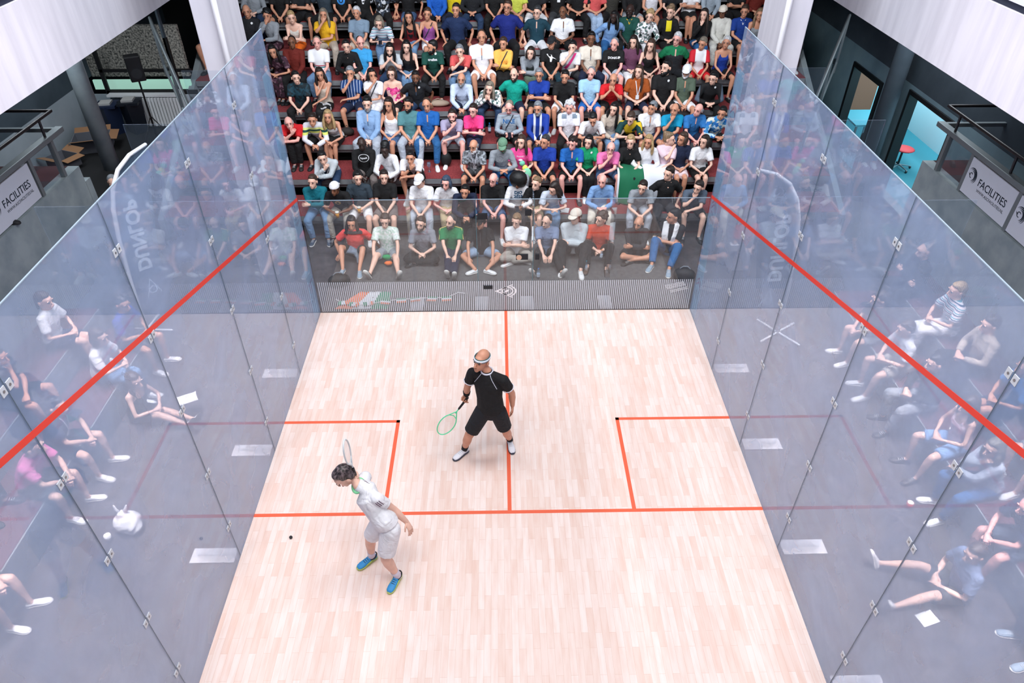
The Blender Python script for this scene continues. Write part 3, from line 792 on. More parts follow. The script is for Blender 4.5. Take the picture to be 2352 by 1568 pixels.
M_WOOD = wood_mat()
M_LINE = principled('line_red', (240, 104, 70), .5)
M_LINEW = principled('wall_line_red', (238, 58, 40), .45)
M_SIDEGLASS = glass_mat('side_wall_glass', (188, 208, 240), .38)
M_BACKGLASS = glass_mat('back_wall_glass', (190, 196, 206), .018, (.97, .98, .98), .05)
M_FINGLASS = glass_mat('fin_glass', (170, 196, 220), .02, (.96, .98, 1.0))
M_FRONTGLASS = glass_mat('front_wall_glass', (188, 208, 240), .38)
M_EDGE = principled('glass_edge', (150, 168, 184), .3)
M_CONC = noisy('bright_concrete', (200, 198, 208), (214, 212, 221), 2.2, .85, 8, (1, 3.2, .35), .06)
M_CONCG = noisy('grey_concrete', (128, 140, 146), (150, 160, 164), 3.0, .85, 8, (1, 1, 1), .1)
M_CONCD = noisy('dark_concrete', (54, 66, 76), (66, 78, 88), 2.0, .9, 5)
M_TIER = noisy('tier_concrete', (112, 116, 122), (134, 138, 142), 4.0, .85, 6)
M_CARPET = noisy('red_carpet', (122, 44, 48), (150, 60, 62), 30, .95, 4)
M_VOID = principled('black_and_gap_shade', (12, 13, 16), .9)  # near-black; in the tier gaps it stands in for shade
M_HALL = noisy('hall_floor', (56, 52, 55), (74, 69, 72), 5, .8, 8)
M_MAT = noisy('floor_mat', (82, 80, 82), (96, 94, 94), 14, .9, 6)
M_ALU = principled('grey_metal', (126, 134, 138), .45, .4)
M_DKMETAL = principled('dark_metal', (62, 58, 60), .4, .6)
M_PANEL = principled('sign_panel', (206, 210, 222), .5)
M_INK = principled('sign_ink', (22, 36, 50), .6)

def struct(name, L, mat, bevel=0):
    o = boxes(name, L, mat, bevel=bevel); setp(o, kind='structure'); return o

fl = struct('floor', [(-3.2, 3.2, 0, 9.75, -.06, 0)], M_WOOD)
struct('floor', [(-12, 12, -3, 21, -.2, -.004)], M_HALL)
mat_ob = boxes('floor_mat', [(-2.75, 3.05, 9.80, 12.30, -.004, .004)], M_MAT)
setp(mat_ob, 'large dark grey floor mat under the people sitting behind the glass back wall', 'floor mat')
H = .0012
for L in ([(-3.2, 3.2, 5.44, 5.49, 0, H)], [(-.025, .025, 5.49, 9.75, 0, H)], [(-1.60, -1.55, 5.49, 7.115, 0, H)], [(1.55, 1.60, 5.49, 7.115, 0, H)],
          [(-3.2, -1.55, 7.065, 7.115, 0, H)], [(1.55, 3.2, 7.065, 7.115, 0, H)]):
    boxes('court_line', L, M_LINE, fl)
# scuff on the wood
TX = .006
JY = (0.0, 1.62, 3.23, 4.88, 6.55, 8.15, 9.75)
for side, s in (('left', -1), ('right', 1)):
    w = empty('wall_' + side, (s * 3.2, 0, 0)); setp(w, kind='structure')
    for a, b in zip(JY[:-1], JY[1:]):
        x0, x1 = (0, .012 * s) if s > 0 else (.012 * s, 0)
        boxes('glass_panel', [(x0, x1, a + .002, b - .002, .002, 4.63)], M_SIDEGLASS, w)
        boxes('panel_edge', [(x0, x1, a + .002, b - .002, 4.6305, 4.638)], M_EDGE, w)
    for y in JY[1:-1]:
        q0, q1 = sorted((s * -.001, s * .013)); boxes('joint_seal', [(q0, q1, y - .0028, y + .0028, .004, 4.63)], principled('joint_seal', (84, 104, 120), .4), w)
        x0, x1 = sorted((s * .016, s * .50))
        boxes('fin', [(x0, x1, y - .006, y + .006, .022, 4.60)], M_FINGLASS, w)
        p0, p1 = sorted((s * .05, s * .57))
        boxes('base_plate', [(p0, p1, y - .10, y + .10, 0, .02)], principled('base_plate', (196, 196, 202), .5, .2), w)
        for z in (.57, 1.46, 2.39, 3.31, 4.20):  # pairs of small bolted plates
            c0, c1 = sorted((s * .012, s * .020)); d0, d1 = sorted((s * -.006, s * 0))
            cl = boxes('clamp', [(d0, d1, y - .062, y - .010, z - .034, z + .034), (d0, d1, y + .010, y + .062, z - .034, z + .034)], principled('clamp_plate', (206, 212, 220), .4), w)
            mb = MB()
            for q in (-.035, .035): mb.sweep([(s * -.009, y + q, z), (s * -.002, y + q, z)], [.010, .010], n=10, cap0='f', cap1='f')
            put('bolt', mb.mesh('bolt', M_STEEL), cl)
    # out line climbing from the back corner to the front wall
    mb = MB(); z0, z1 = 2.13, 4.57; q = s * -.0025
    vs = [(q, 9.75, z0), (q, 0, z1), (q, 0, z1 + .055), (q, 9.75, z0 + .055)]
    mb.add(vs + [(x + s * .002, y, z) for x, y, z in vs], [(0, 1, 2, 3), (7, 6, 5, 4), (0, 4, 5, 1), (1, 5, 6, 2), (2, 6, 7, 3), (3, 7, 4, 0)])
    put('out_line', mb.mesh('out_line', M_LINEW), w)
    # printed film strip along the rear edge of the glass, read from outside
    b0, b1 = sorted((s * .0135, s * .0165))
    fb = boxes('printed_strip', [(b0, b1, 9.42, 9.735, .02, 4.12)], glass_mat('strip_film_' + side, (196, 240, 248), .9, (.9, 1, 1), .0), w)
    for zc in (3.55, 2.05, .62):
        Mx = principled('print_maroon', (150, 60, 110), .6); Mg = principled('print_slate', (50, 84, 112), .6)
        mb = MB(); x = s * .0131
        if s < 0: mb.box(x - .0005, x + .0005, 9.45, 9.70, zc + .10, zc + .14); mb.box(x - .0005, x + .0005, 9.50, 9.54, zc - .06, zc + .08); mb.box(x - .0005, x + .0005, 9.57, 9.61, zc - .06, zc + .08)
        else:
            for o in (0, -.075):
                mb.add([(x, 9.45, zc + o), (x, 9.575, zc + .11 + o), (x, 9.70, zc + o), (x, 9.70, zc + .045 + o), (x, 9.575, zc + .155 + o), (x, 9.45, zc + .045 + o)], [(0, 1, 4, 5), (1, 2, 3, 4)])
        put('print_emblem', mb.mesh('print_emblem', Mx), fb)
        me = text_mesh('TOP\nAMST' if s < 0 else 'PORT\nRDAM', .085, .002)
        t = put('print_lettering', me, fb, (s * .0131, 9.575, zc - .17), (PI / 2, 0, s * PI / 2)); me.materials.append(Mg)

wb = empty('wall_back', (0, 9.75, 0)); setp(wb, kind='structure')
XB = (-3.19, -.462, .452, 3.19)
for i, (a, b) in enumerate(zip(XB[:-1], XB[1:])):
    boxes('glass_door' if i == 1 else 'glass_panel', [(a + .003, b - .003, 0, .012, .004, 2.13)], M_BACKGLASS, wb)
    boxes('panel_edge', [(a + .003, b - .003, 0, .012, 2.1305, 2.138)], M_EDGE, wb)
for x in (-.462, .452):
    boxes('panel_edge', [(x - .003, x + .003, -.001, .013, .004, 2.138)], principled('teal_edge', (70, 128, 140), .25), wb)
    boxes('fin', [(x - .006, x + .006, .016, .45, .02, 2.10)], M_FINGLASS, wb)
for x in (-1.55, 1.75):
    boxes('fin', [(x - .006, x + .006, .016, .45, .02, 2.10)], M_FINGLASS, wb)
for x in (-1.55, -.42, .38, 1.75):
    boxes('base_plate', [(x - .11, x + .11, .03, .42, 0, .018)], principled('base_plate', (196, 196, 202), .5, .2), wb)
for x, z, w_, h_ in ((-.36, 1.84, .16, .10), (.36, 1.90, .10, .10), (.27, 1.09, .20, .10), (.52, 1.09, .07, .10), (-.30, .50, .16, .07)):
    hg = boxes('door_hinge', [(x - w_ / 2, x + w_ / 2, -.010, .022, z - h_ / 2, z + h_ / 2)], principled('hinge', (40, 44, 50), .4, .5), wb, bevel=.003)
mb = MB(); mb.sweep([(.22, -.02, 1.09), (.22, .0, 1.09)], [(.045, .045)] * 2, n=20, cap0='f', cap1='f')
put('door_knob', mb.mesh('door_knob', principled('brass_disc', (214, 176, 150), .5)), wb)
# striped film on the lowest part of the back wall
mb = MB(); n = 188
for i in range(n):
    x = -3.17 + 6.34 * (i + .5) / n; mb.box(x - .0078, x + .0078, -.0022, -.0008, .02, .625)
fm = put('striped_film', mb.mesh('striped_film', principled('film_white', (206, 212, 222), .5)), wb)
Mw = principled('logo_white', (244, 246, 250), .5)
mb = MB()
def ringpoly(mb, cx, cz, r0, r1, y, n=28, a0=0, a1=2 * PI, sx=1):
    vs = []
    for k in range(n + 1):
        a = a0 + (a1 - a0) * k / n
        vs += [(cx + math.cos(a) * r0 * sx, y, cz + math.sin(a) * r0), (cx + math.cos(a) * r1 * sx, y, cz + math.sin(a) * r1)]
    mb.add(vs, [(2 * k, 2 * k + 1, 2 * k + 3, 2 * k + 2) for k in range(n)])
mb.add([(-.19, -.0035, .42), (.12, -.0035, .56), (.12, -.0035, .54), (-.13, -.0035, .42), (.12, -.0035, .30), (.12, -.0035, .28)], [(0, 3, 2, 1), (0, 5, 4, 3)])
ringpoly(mb, .03, .42, .065, .085, -.0035, sx=1.2); ringpoly(mb, .05, .42, .088, .11, -.0036, 18, -1.2, 1.2, 1.2)
mb.add([(-.02, -.0035, .39), (.03, -.0035, .40), (.07, -.0035, .45), (.01, -.0035, .45)], [(0, 1, 2, 3)])
put('emblem', mb.mesh('emblem', Mw), wb)
mb = MB()
for i in range(13):
    for j in range(5): xx, zz = 2.70 + i * .024 + j * .012, .50 + i * .006 - j * .018; mb.box(xx, xx + .016, -.004, -.003, zz, zz + .012)
    for j in range(3): xx, zz = 2.80 + i * .022 + j * .012, .395 + i * .006 - j * .018; mb.box(xx, xx + .015, -.004, -.003, zz, zz + .012)
put('dotted_emblem', mb.mesh('dotted_emblem', Mw), wb)

wf = empty('wall_front', (0, 0, 0)); setp(wf, kind='structure')
for x0, x1 in ((-3.19, -1.6), (-1.6, 0), (0, 1.6), (1.6, 3.19)):
    boxes('glass_panel', [(x0 + .003, x1 - .003, -.012, 0, .004, 4.63)], M_FRONTGLASS, wf)
for z in (.43, 1.78, 4.57):
    boxes('wall_line', [(-3.19, 3.19, .001, .003, z, z + .05)], M_LINEW, wf)

# grandstand
EDGE0, DEP, Z0, RISE = 12.39, .80, .45, .40
XT = 6.72
for k in range(8):
    y = EDGE0 + DEP * k; z = Z0 + RISE * k
    g = empty('grandstand_tier', (0, y, z)); setp(g, kind='structure')
    boxes('tread', [(-XT, XT, 0, DEP + .1, -.012, 0)], M_CARPET, g)
    boxes('nosing', [(-XT, XT, -.005, DEP * .5, -.12, -.012)], M_TIER, g)
    boxes('support_beam', [(-XT, XT, .05, DEP * .5, -.20, -.122)], M_TIER, g)
    boxes('gap_shade', [(-XT, XT, .36, .40, -.44, -.2)], M_VOID, g)  # black sheet painted in for the shade of the open gap below the tread
for s, side in ((-1, 'left'), (1, 'right')):
    mb = MB(); xa, xb = sorted((s * 6.73, s * 6.85)); ys = [12.36, 19.9]; zt = [.40, .40 + .5 * 7.54]
    mb.add([(xa, ys[0], 0), (xb, ys[0], 0), (xb, ys[1], 0), (xa, ys[1], 0), (xa, ys[0], zt[0]), (xb, ys[0], zt[0]), (xb, ys[1], zt[1]), (xa, ys[1], zt[1])], [(0, 3, 2, 1), (4, 5, 6, 7), (0, 1, 5, 4), (1, 2, 6, 5), (2, 3, 7, 6), (3, 0, 4, 7)])
    setp(put('wall_stand_' + side, mb.mesh('wall_stand', M_CONCG)), kind='structure')
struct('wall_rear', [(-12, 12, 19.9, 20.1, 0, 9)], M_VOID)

# columns at the corners of the stand
for s in (-1, 1):
    x0, x1 = sorted((s * 4.20, s * 4.54))
    c = struct('pillar', [(x0, x1, 10.95, 12.05, -.004, 9.0)], M_CONC, .015)
    mb = MB(); mb.sweep([(s * 4.165, 10.90, .62), (s * 4.165, 10.90, 9.0)], [.045, .045], n=12, cap0='f', cap1='f')
    pp = put('drain_pipe', mb.mesh('drain_pipe', principled('pipe_white', (240, 240, 246), .35), True), c)
    boxes('pipe_foot', [(s * 4.165 - .07, s * 4.165 + .07, 10.84, 10.96, .50, .62)], principled('pipe_white', (240, 240, 246), .35), c)

# side galleries
for s, side in ((-1, 'left'), (1, 'right')):
    def X(a, b): return tuple(sorted((s * a, s * b)))
    XW = 8.9 if s < 0 else 8.1
    struct('beam_' + side, [(*X(5.8, 6.35), -2, 19.9, 4.19, 5.14)], M_CONC)
    struct('beam_joint_' + side, [(*X(5.84, 6.3), -2, 19.9, 5.14, 5.22)], principled('beam_joint', (38, 46, 66), .6))
    struct('beam_upper_' + side, [(*X(5.8, 6.35), -2, 19.9, 5.22, 6.6)], principled('upper_white', (214, 220, 240), .7))
    struct('ceiling', [(*X(5.9, XW + .3), -2, 19.9, 4.5, 4.65)], M_CONCD)
    struct('wall_balcony_' + side, [(*X(7.0, 7.18), -2, 10.85, -.004, 2.23)], M_CONCG)
    if s < 0:
        struct('wall_end_left', [(-8.0, -7.0, 10.86, 11.02, 1.3, 1.95)], M_CONCG)
    struct('floor', [(*X(7.18, XW), -2, 10.85, 2.13, 2.23)], principled('gallery_floor', (58, 34, 38), .9))
    # rail with framed bays
    r = empty('balcony_railing', (s * 7.05, 0, 2.23)); setp(r, 'grey metal %s with framed bays above the %s concrete balcony wall' % ('railing', side), 'railing')
    ys = [3.6, 4.83, 6.05, 7.28, 8.50, 9.74, 10.46, 10.82] if s > 0 else [3.6, 4.83, 6.05, 7.28, 8.50, 9.78, 10.46]
    for y in ys[:-1] if s > 0 else ys:
        boxes('post', [(-.035, .035, y - .035, y + .035, 0, .60)], M_ALU, r)
    boxes('top_rail', [(-.06, .06, 2.0, 10.84, .60, .68)], M_ALU, r, bevel=.01)
    x0, x1 = sorted((0, s * 1.6)); boxes('cross_rail', [(x0, x1, 10.78, 10.84, .60, .66)], M_ALU, r)
    mb = MB(); mb.sweep([(0, 2.0, .94), (0, 10.79, .94)], [.025, .025], n=8); mb.sweep([(0, 10.79, .94), (s * 1.6, 10.79, .94)], [.025, .025], n=8)
    put('handrail', mb.mesh('handrail', M_DKMETAL, True), r)
    for y in (10.4, 8.9, 7.3, 5.6):
        mb = MB(); mb.sweep([(0, y, .66), (0, y + .02, .94)], [.02, .02], n=8); put('handrail_post', mb.mesh('handrail_post', M_DKMETAL, True), r)
    g0, g1 = sorted((s * -.004, s * .004))
    bays = [(9.78, 10.42)] if s > 0 else [(9.82, 10.42)]
    for a, b in bays: boxes('bay_glass', [(g0, g1, a, b, .03, .58)], M_FINGLASS, r)
    for j, (a, b) in enumerate([(8.54, 9.70), (7.32, 8.46), (6.09, 7.24), (4.87, 6.01), (3.64, 4.79)]):
        p0, p1 = sorted((s * -.035, s * -.015))
        pos = ['nearest the grandstand', 'second from the grandstand', 'third from the grandstand', 'fourth from the grandstand', 'fifth from the grandstand'][j]
        sg = boxes('advertising_board', [(p0, p1, -(b - a) / 2, (b - a) / 2, -.27, .27)], M_PANEL, None, (s * 7.05, (a + b) / 2, 2.53))
        setp(sg, 'white facilities board on the %s balcony railing, %s' % (side, pos), 'sign', 'boards on the %s railing' % side)
        sx = s * -.038; rz = -PI / 2 if s > 0 else PI / 2
        d = -s   # reading direction along y
        me = text_mesh('FACILITIES', .155, .001); me.materials.append(M_INK)
        if s > 0: put('lettering', me, sg, (sx, -.10, .015), (PI / 2, 0, -PI / 2))
        else: put('lettering', me, sg, (sx, .10, .015), (PI / 2, 0, PI / 2))
        me = text_mesh('WWW.ASCFACILITIES.NL', .062, .0); me.materials.append(M_INK)
        put('web_address', me, sg, (sx, -.12 if s > 0 else .12, -.10), (PI / 2, 0, -PI / 2 if s > 0 else PI / 2))
        mb = MB()
        for q in range(3):
            vs = []; Nn = 10
            for t in range(Nn + 1):
                a_ = 2.6 - q * .25 - t * .36; R1 = .115 - q * .022; th_ = .016 * math.sin(PI * t / Nn)
                for rr in (R1 - th_, R1 + th_ * .4): vs.append((math.cos(a_) * rr, 0, math.sin(a_) * rr))
            mb.add(vs, [(2 * t, 2 * t + 1, 2 * t + 3, 2 * t + 2) for t in range(Nn)])
        ringpoly(mb, -.02, 0, .03, .042, 0, 16, .6, 5.2); mb.add([(-.10, 0, .02), (-.04, 0, .0), (-.02, 0, .03), (-.05, 0, -.02)], [(0, 1, 2, 3)])
        put('emblem', mb.mesh('emblem', M_INK), sg, (sx, .45 if s > 0 else -.45, .03), (0, 0, -PI / 2 if s > 0 else PI / 2))

# --- left annex: raised landing with wall, window, radiator
M_WALLL = noisy('annex_wall', (150, 162, 170), (164, 174, 182), 2, .9, 4)
struct('wall_annex_left', [(-9.1, -8.9, -2, 14.9, 0, 2.18)], M_WALLL)
struct('wall_annex_left', [(-9.1, -8.9, -2, 19.9, 2.18, 4.5)], M_CONCD)
struct('floor', [(-8.9, -7.15, 11.05, 16.0, .9, 1.3)], M_VOID)
wl = empty('window_1', (0, 15.05, 0)); setp(wl, kind='structure')
boxes('window_frame', [(-8.4, -6.5, -.05, 0, 1.96, 2.04), (-8.4, -6.5, -.05, 0, 2.42, 2.48), (-8.42, -8.34, -.05, 0, 1.98, 2.9), (-6.9, -6.82, -.05, 0, 1.98, 3.1)], M_BLACKP, wl)
mo = noisy('outdoors', (44, 46, 46), (170, 166, 156), 26, .9, 8)
struct('wall_window_side', [(-6.9, -6.86, 15.0, 15.1, 1.3, 4.5)], M_CONCD)
boxes('outdoor_hedge', [(-8.9, -6.8, .5, .6, 2.16, 3.2)], mo, wl)
boxes('outdoor_lawn', [(-8.9, -6.8, .45, .5, 1.9, 2.10)], principled('lawn_daylight_glow', (130, 200, 170), .9, emis=((170, 210, 196), .6)), wl)  # emission on the grass stands in for daylight outside
boxes('window_sill', [(-8.35, -6.85, -.22, -.05, 1.96, 2.0)], M_WHITEP, wl)
struct('wall_window_left', [(-9.0, -6.7, 15.0, 15.05, 1.3, 1.96)], M_WALLL)
rad = empty('radiator', (-7.25, 14.86, 1.34)); setp(rad, 'white ribbed radiator under the left landing window', 'radiator')
mb = MB()
for i in range(16): mb.box(-.52 + i * .066, -.475 + i * .066, -.05, .05, 0, .60)
put('ribs', mb.mesh('ribs', M_WHITEP), rad); boxes('header_pipe', [(-.54, .56, -.02, .02, .04, .08), (-.54, .56, -.02, .02, .52, .56)], M_WHITEP, rad)
mb = MB(); mb.sweep([(-7.6, 12.8, 1.3), (-7.6, 12.8, 4.5)], [.15, .15], n=24, cap0='f', cap1='f')
o = put('column', mb.mesh('column', M_CONCG, True)); setp(o, kind='structure')
mb = MB(); mb.sweep([(7.78, 13.85, 0), (7.78, 13.85, 4.5)], [.17, .17], n=24, cap0='f', cap1='f')
o = put('column', mb.mesh('column', M_CONCD, True)); setp(o, kind='structure')

def open_box(x, y, z, sx, sy, sz, rz, label):
    r = empty('cardboard_box', (x, y, z), rz); setp(r, label, 'box')
    mc = principled('cardboard', (150, 110, 78), .9); mi = principled('cardboard_grey', (110, 112, 120), .9); t = .01
    boxes('body', [(-sx, sx, -sy, -sy + t, 0, sz), (-sx, sx, sy - t, sy, 0, sz), (-sx, -sx + t, -sy, sy, 0, sz), (sx - t, sx, -sy, sy, 0, sz), (-sx, sx, -sy, sy, 0, t)], mi, r)
    for (a, dx, dy) in ((0, 0, -1), (1, 0, 1), (2, 1, 0)):
        mb = MB()
        if dy: mb.add([(-sx, dy * sy, sz), (sx, dy * sy, sz), (sx, dy * (sy + .16), sz + .05), (-sx, dy * (sy + .16), sz + .05)], [(0, 1, 2, 3)])
        else: mb.add([(dx * sx, -sy, sz), (dx * sx, sy, sz), (dx * (sx + .16), sy, sz - .02), (dx * (sx + .16), -sy, sz - .02)], [(0, 1, 2, 3)])
        o = put('flap', mb.mesh('flap', mc), r); md = o.modifiers.new('s', 'SOLIDIFY'); md.thickness = .006
open_box(-8.35, 13.75, 1.3, .34, .26, .26, .3, 'large open cardboard box by the column on the left landing')
open_box(-8.55, 12.9, 1.3, .22, .2, .22, -.4, 'smaller open cardboard box before the big one on the left landing')
def wheelie(x, y, z, h, c, label):
    r = empty('waste_bin', (x, y, z), .15); setp(r, label, 'bin')
    mb = MB(); mb.sweep([(0, 0, 0), (0, 0, h)], [(.19, .2), (.25, .26)], side=(1, 0, 0), n=4, cap0='f', cap1='f'); put('bin_body', mb.mesh('body', c), r)
    boxes('rim', [(-.21, .21, -.21, .21, h - .04, h + .01)], c, r); boxes('rubbish', [(-.13, .1, -.12, .12, h + .01, h + .05)], principled('rubbish', (180, 178, 176), .9), r)
wheelie(-8.25, 14.55, 1.3, .62, principled('bin_blue', (20, 34, 62), .5), 'dark blue waste bin with rubbish on top under the left window')
wheelie(-7.80, 14.62, 1.3, .66, principled('bin_dark', (16, 24, 36), .5), 'darker waste bin right beside the blue one')
# balustrades at the ends of the stand
for s, side in ((-1, 'left'), (1, 'right')):
    b = empty('stair_balustrade', (0, 0, 0)); setp(b, 'steel framed glass balustrade sloping down at the %s end of the grandstand' % side, 'balustrade')
    A, B = np.array([s * 6.85, 14.6, 3.58]), np.array([s * 5.75, 12.7, 2.55]); D = np.array([0, 0, -1.0])
    for nm, P, R in (('handrail', [A, B], .03), ('lower_rail', [A + D * .9, B + D * .9], .025), ('post', [A, A + D * 1.1], .028), ('post', [B, B + D * 1.2], .028), ('post', [(A + B) / 2, (A + B) / 2 + D * 1.1], .028)):
        mb = MB(); mb.sweep(P, [R, R], n=8); put(nm, mb.mesh(nm, M_ALU, True), b)
    mb = MB(); q = np.array([.006, .0, 0]); a, c = A + D * .06, B + D * .06
    vs = [a, c, c + D * .8, a + D * .8]; mb.add(vs + [v + q for v in vs], [(0, 1, 2, 3), (7, 6, 5, 4), (0, 4, 5, 1), (1, 5, 6, 2), (2, 6, 7, 3), (3, 7, 4, 0)])
    put('glass_infill', mb.mesh('glass_infill', M_FINGLASS), b)
# loudspeaker on a stand, left landing
sp = empty('speaker_stand', (-7.25, 14.2, 1.3)); setp(sp, 'black tripod stand carrying the loudspeaker before the left window', 'speaker stand')
mb = MB(); mb.sweep([(0, 0, .1), (0, 0, 1.2)], [.02, .018], n=8); put('pole', mb.mesh('pole', M_BLACKP, True), sp)
for a in (0, 2.1, 4.2):
    mb = MB(); mb.sweep([(0, 0, .5), (.32 * math.cos(a), .32 * math.sin(a), .015)], [.012, .012], n=6); put('leg', mb.mesh('leg', M_BLACKP, True), sp)
ls = empty('loudspeaker', (-7.25, 14.2, 2.5), .5); setp(ls, 'black loudspeaker on the stand before the left window', 'loudspeaker')
boxes('cabinet', [(-.14, .14, -.12, .12, .02, .50)], M_BLACKP, ls, bevel=.02)
mb = MB(); mb.sweep([(0, -.125, .18), (0, -.13, .18)], [(.1, .1)] * 2, n=18, cap0='f', cap1='f'); put('grille', mb.mesh('grille', principled('grille', (34, 36, 40), .6)), ls)

# --- right annex: office behind a wall with door and window openings
M_OFF = principled('office_wall', (150, 206, 220), .8)
M_WALLR = noisy('annex_wall_right', (112, 138, 150), (124, 150, 160), 2, .9, 4)
struct('wall_annex_right', [(8.1, 8.25, -2, 12.0, 0, 2.5), (8.1, 8.25, 13.75, 14.85, 0, 2.5), (8.1, 8.25, 16.3, 19.9, 0, 2.5), (8.1, 8.25, 14.85, 16.3, 2.15, 2.5), (8.1, 8.25, 12.0, 13.75, 2.42, 2.5), (8.1, 8.25, 12.0, 13.75, 0, .2)], M_WALLR)
struct('wall_annex_right', [(8.1, 8.3, -2, 19.9, 2.5, 4.5)], M_CONCD)
d = struct('door_1', [(8.06, 8.26, 14.82, 14.92, 0, 2.18), (8.06, 8.26, 16.22, 16.32, 0, 2.18), (8.06, 8.26, 14.92, 16.22, 2.08, 2.18)], M_BLACKP)
struct('window_2', [(8.06, 8.26, 12.0, 12.08, .2, 2.42), (8.06, 8.26, 13.67, 13.75, .2, 2.42), (8.06, 8.26, 12.08, 13.67, 2.34, 2.42), (8.06, 8.26, 12.08, 13.67, .2, .28)], M_BLACKP)
struct('floor', [(8.25, 12.0, 9.5, 19.9, 0, .02)], principled('office_floor', (26, 98, 112), .7))
struct('wall_office_right', [(12.0, 12.1, 9.5, 19.9, 0, 2.6)], M_OFF)
struct('wall_office_far', [(8.25, 12.0, 19.0, 19.1, 0, 2.6)], M_OFF)
struct('wall_office_near', [(8.25, 12.0, 9.4, 9.5, 0, 2.6)], M_OFF)
struct('ceiling', [(8.25, 12.0, 9.5, 19.0, 2.6, 2.7)], M_OFF)
area('office_lamp', (10.1, 14.4, 2.55), (2.6, 7.0), 420, (.72, .95, 1.0))
dr = empty('door_2', (9.7, 18.96, 0)); setp(dr, kind='structure')
boxes('door_leaf', [(-.5, .5, -.05, 0, .02, 2.1)], principled('door_brown', (122, 84, 66), .6), dr)
boxes('door_window', [(-.3, .3, -.06, -.05, 1.2, 1.8)], principled('door_window', (90, 60, 48), .4), dr)
mb = MB(); mb.sweep([(-.42, -.1, 1.05), (-.26, -.1, 1.05)], [.016, .016], n=8); put('door_handle', mb.mesh('door_handle', M_STEEL, True), dr)
tb = empty('meeting_table', (8.85, 16.6, .02)); setp(tb, 'pale table behind the right doorway', 'table')
boxes('tabletop', [(-.4, .4, -.5, .5, .70, .74)], principled('table_teal', (60, 130, 146), .5), tb)
for x in (-.34, .34):
    for y in (-.44, .44): boxes('leg', [(x - .02, x + .02, y - .02, y + .02, 0, .70)], M_STEEL, tb)
st = setp(boxes('partition_screen', [(9.9, 9.96, 12.6, 16.9, .55, 1.45)], principled('screen_white', (176, 214, 226), .6)), 'pale blue low partition screen in the right hand office', 'screen')
def office_chair(x, y, rz, label):
    r = empty('office_chair', (x, y, .02), rz); setp(r, label, 'chair', 'red office chairs')
    mr = principled('chair_red', (168, 40, 48), .7)
    mb = MB(); mb.ell((0, 0, .48), (.23, .23, .045), None, 16, 6); put('seat', mb.mesh('seat', mr, True), r)
    mb = MB(); mb.ell((0, .24, .82), (.2, .035, .19), None, 14, 8); put('backrest', mb.mesh('backrest', mr, True), r)
    mb = MB(); mb.sweep([(0, .02, .44), (0, .02, .08)], [.025, .025], n=8); mb.sweep([(0, .1, .46), (0, .26, .5), (0, .26, .75)], [.018] * 3, n=6); put('column', mb.mesh('column', M_BLACKP, True), r)
    for k in range(5):
        a = k * 2 * PI / 5; mb = MB(); mb.sweep([(0, 0, .10), (.28 * math.cos(a), .28 * math.sin(a), .06)], [.018, .014], n=6); l = put('base_leg', mb.mesh('base_leg', M_STEEL, True), r)
        mb = MB(); mb.ell((.28 * math.cos(a), .28 * math.sin(a), .032), (.03, .03, .03), None, 8, 6); put('castor', mb.mesh('castor', M_BLACKP, True), l)
office_chair(9.35, 15.3, 1.2, 'red swivel chair in the right office, nearer the doorway')
office_chair(9.2, 13.3, -1.0, 'red swivel chair in the right office, behind the railing')

# feather flags beside the court: the curved pole and its dark banner
def feather_flag(x, y, s, label):
    r = empty('feather_flag', (x, y, 0), 0 if s > 0 else .9); setp(r, label, 'flag')
    mp = principled('flag_pole', (214, 218, 224), .35)
    P = [(0, 0, .05), (s * -.04, 0, .9), (s * -.12, 0, 1.7), (s * -.20, 0, 2.15), (s * -.30, 0, 2.45), (s * -.47, 0, 2.70), (s * -.70, 0, 2.85), (s * -.98, 0, 2.92)]
    mb = MB(); mb.sweep(P, [.030, .032, .034, .034, .034, .032, .030, .026], n=10); put('pole', mb.mesh('pole', mp, True), r)
    for a in (.6, .6 + PI / 2):
        mb = MB(); c, q = math.cos(a) * .42, math.sin(a) * .42; mb.sweep([(-c, -q, .02), (c, q, .02)], [.02, .02], n=6); put('base_leg', mb.mesh('base_leg', mp, True), r)
    mb = MB(); L = [(p[0], p[2]) for p in P[1:]]; R_ = [(p[0] - s * w, min(p[1] + .0, 2.62 + .0 * i)) for i, (p, w) in enumerate(zip(L, (.52, .60, .62, .60, .50, .30, .06)))]
    vs = [(a[0], 0, a[1]) for a in L] + [(b[0], 0, b[1]) for b in R_]; n = len(L)
    mb.add(vs, [(i, i + 1, n + i + 1, n + i) for i in range(n - 1)])
    b = put('banner', mb.mesh('banner', principled('banner_dark', (64, 84, 104), .8)), r); md = b.modifiers.new('s', 'SOLIDIFY'); md.thickness = .004; md.offset = 0
    me = text_mesh('DUNLOP', .29, .012); me.materials.append(principled('banner_white', (190, 204, 216), .7))
    t = put('lettering', me, r, (s * -.38, -.012, 1.62), (PI / 2, -PI / 2 - s * .10, 0)); t.scale = (1, -1, 1)
    mb = MB(); ringpoly(mb, s * -.33, .66, .05, .07, -.012); mb.add([(s * -.33 - .12, -.012, .58), (s * -.33 + .12, -.012, .58), (s * -.33, -.012, .86)], [(0, 1, 2)]) if False else None
    mb.add([(s * -.33 - .13, -.012, .56), (s * -.33 - .11, -.012, .56), (s * -.33, -.012, .84), (s * -.33, -.012, .88)], [(0, 1, 2, 3)])
    mb.add([(s * -.33 + .13, -.012, .56), (s * -.33 + .11, -.012, .56), (s * -.33, -.012, .84), (s * -.33, -.012, .88)], [(3, 2, 1, 0)])
    put('emblem', mb.mesh('emblem', principled('banner_white', (190, 204, 216), .7)), r)
feather_flag(4.52, 9.05, 1, 'dark feather flag with white lettering on a curved white pole, right of the court')
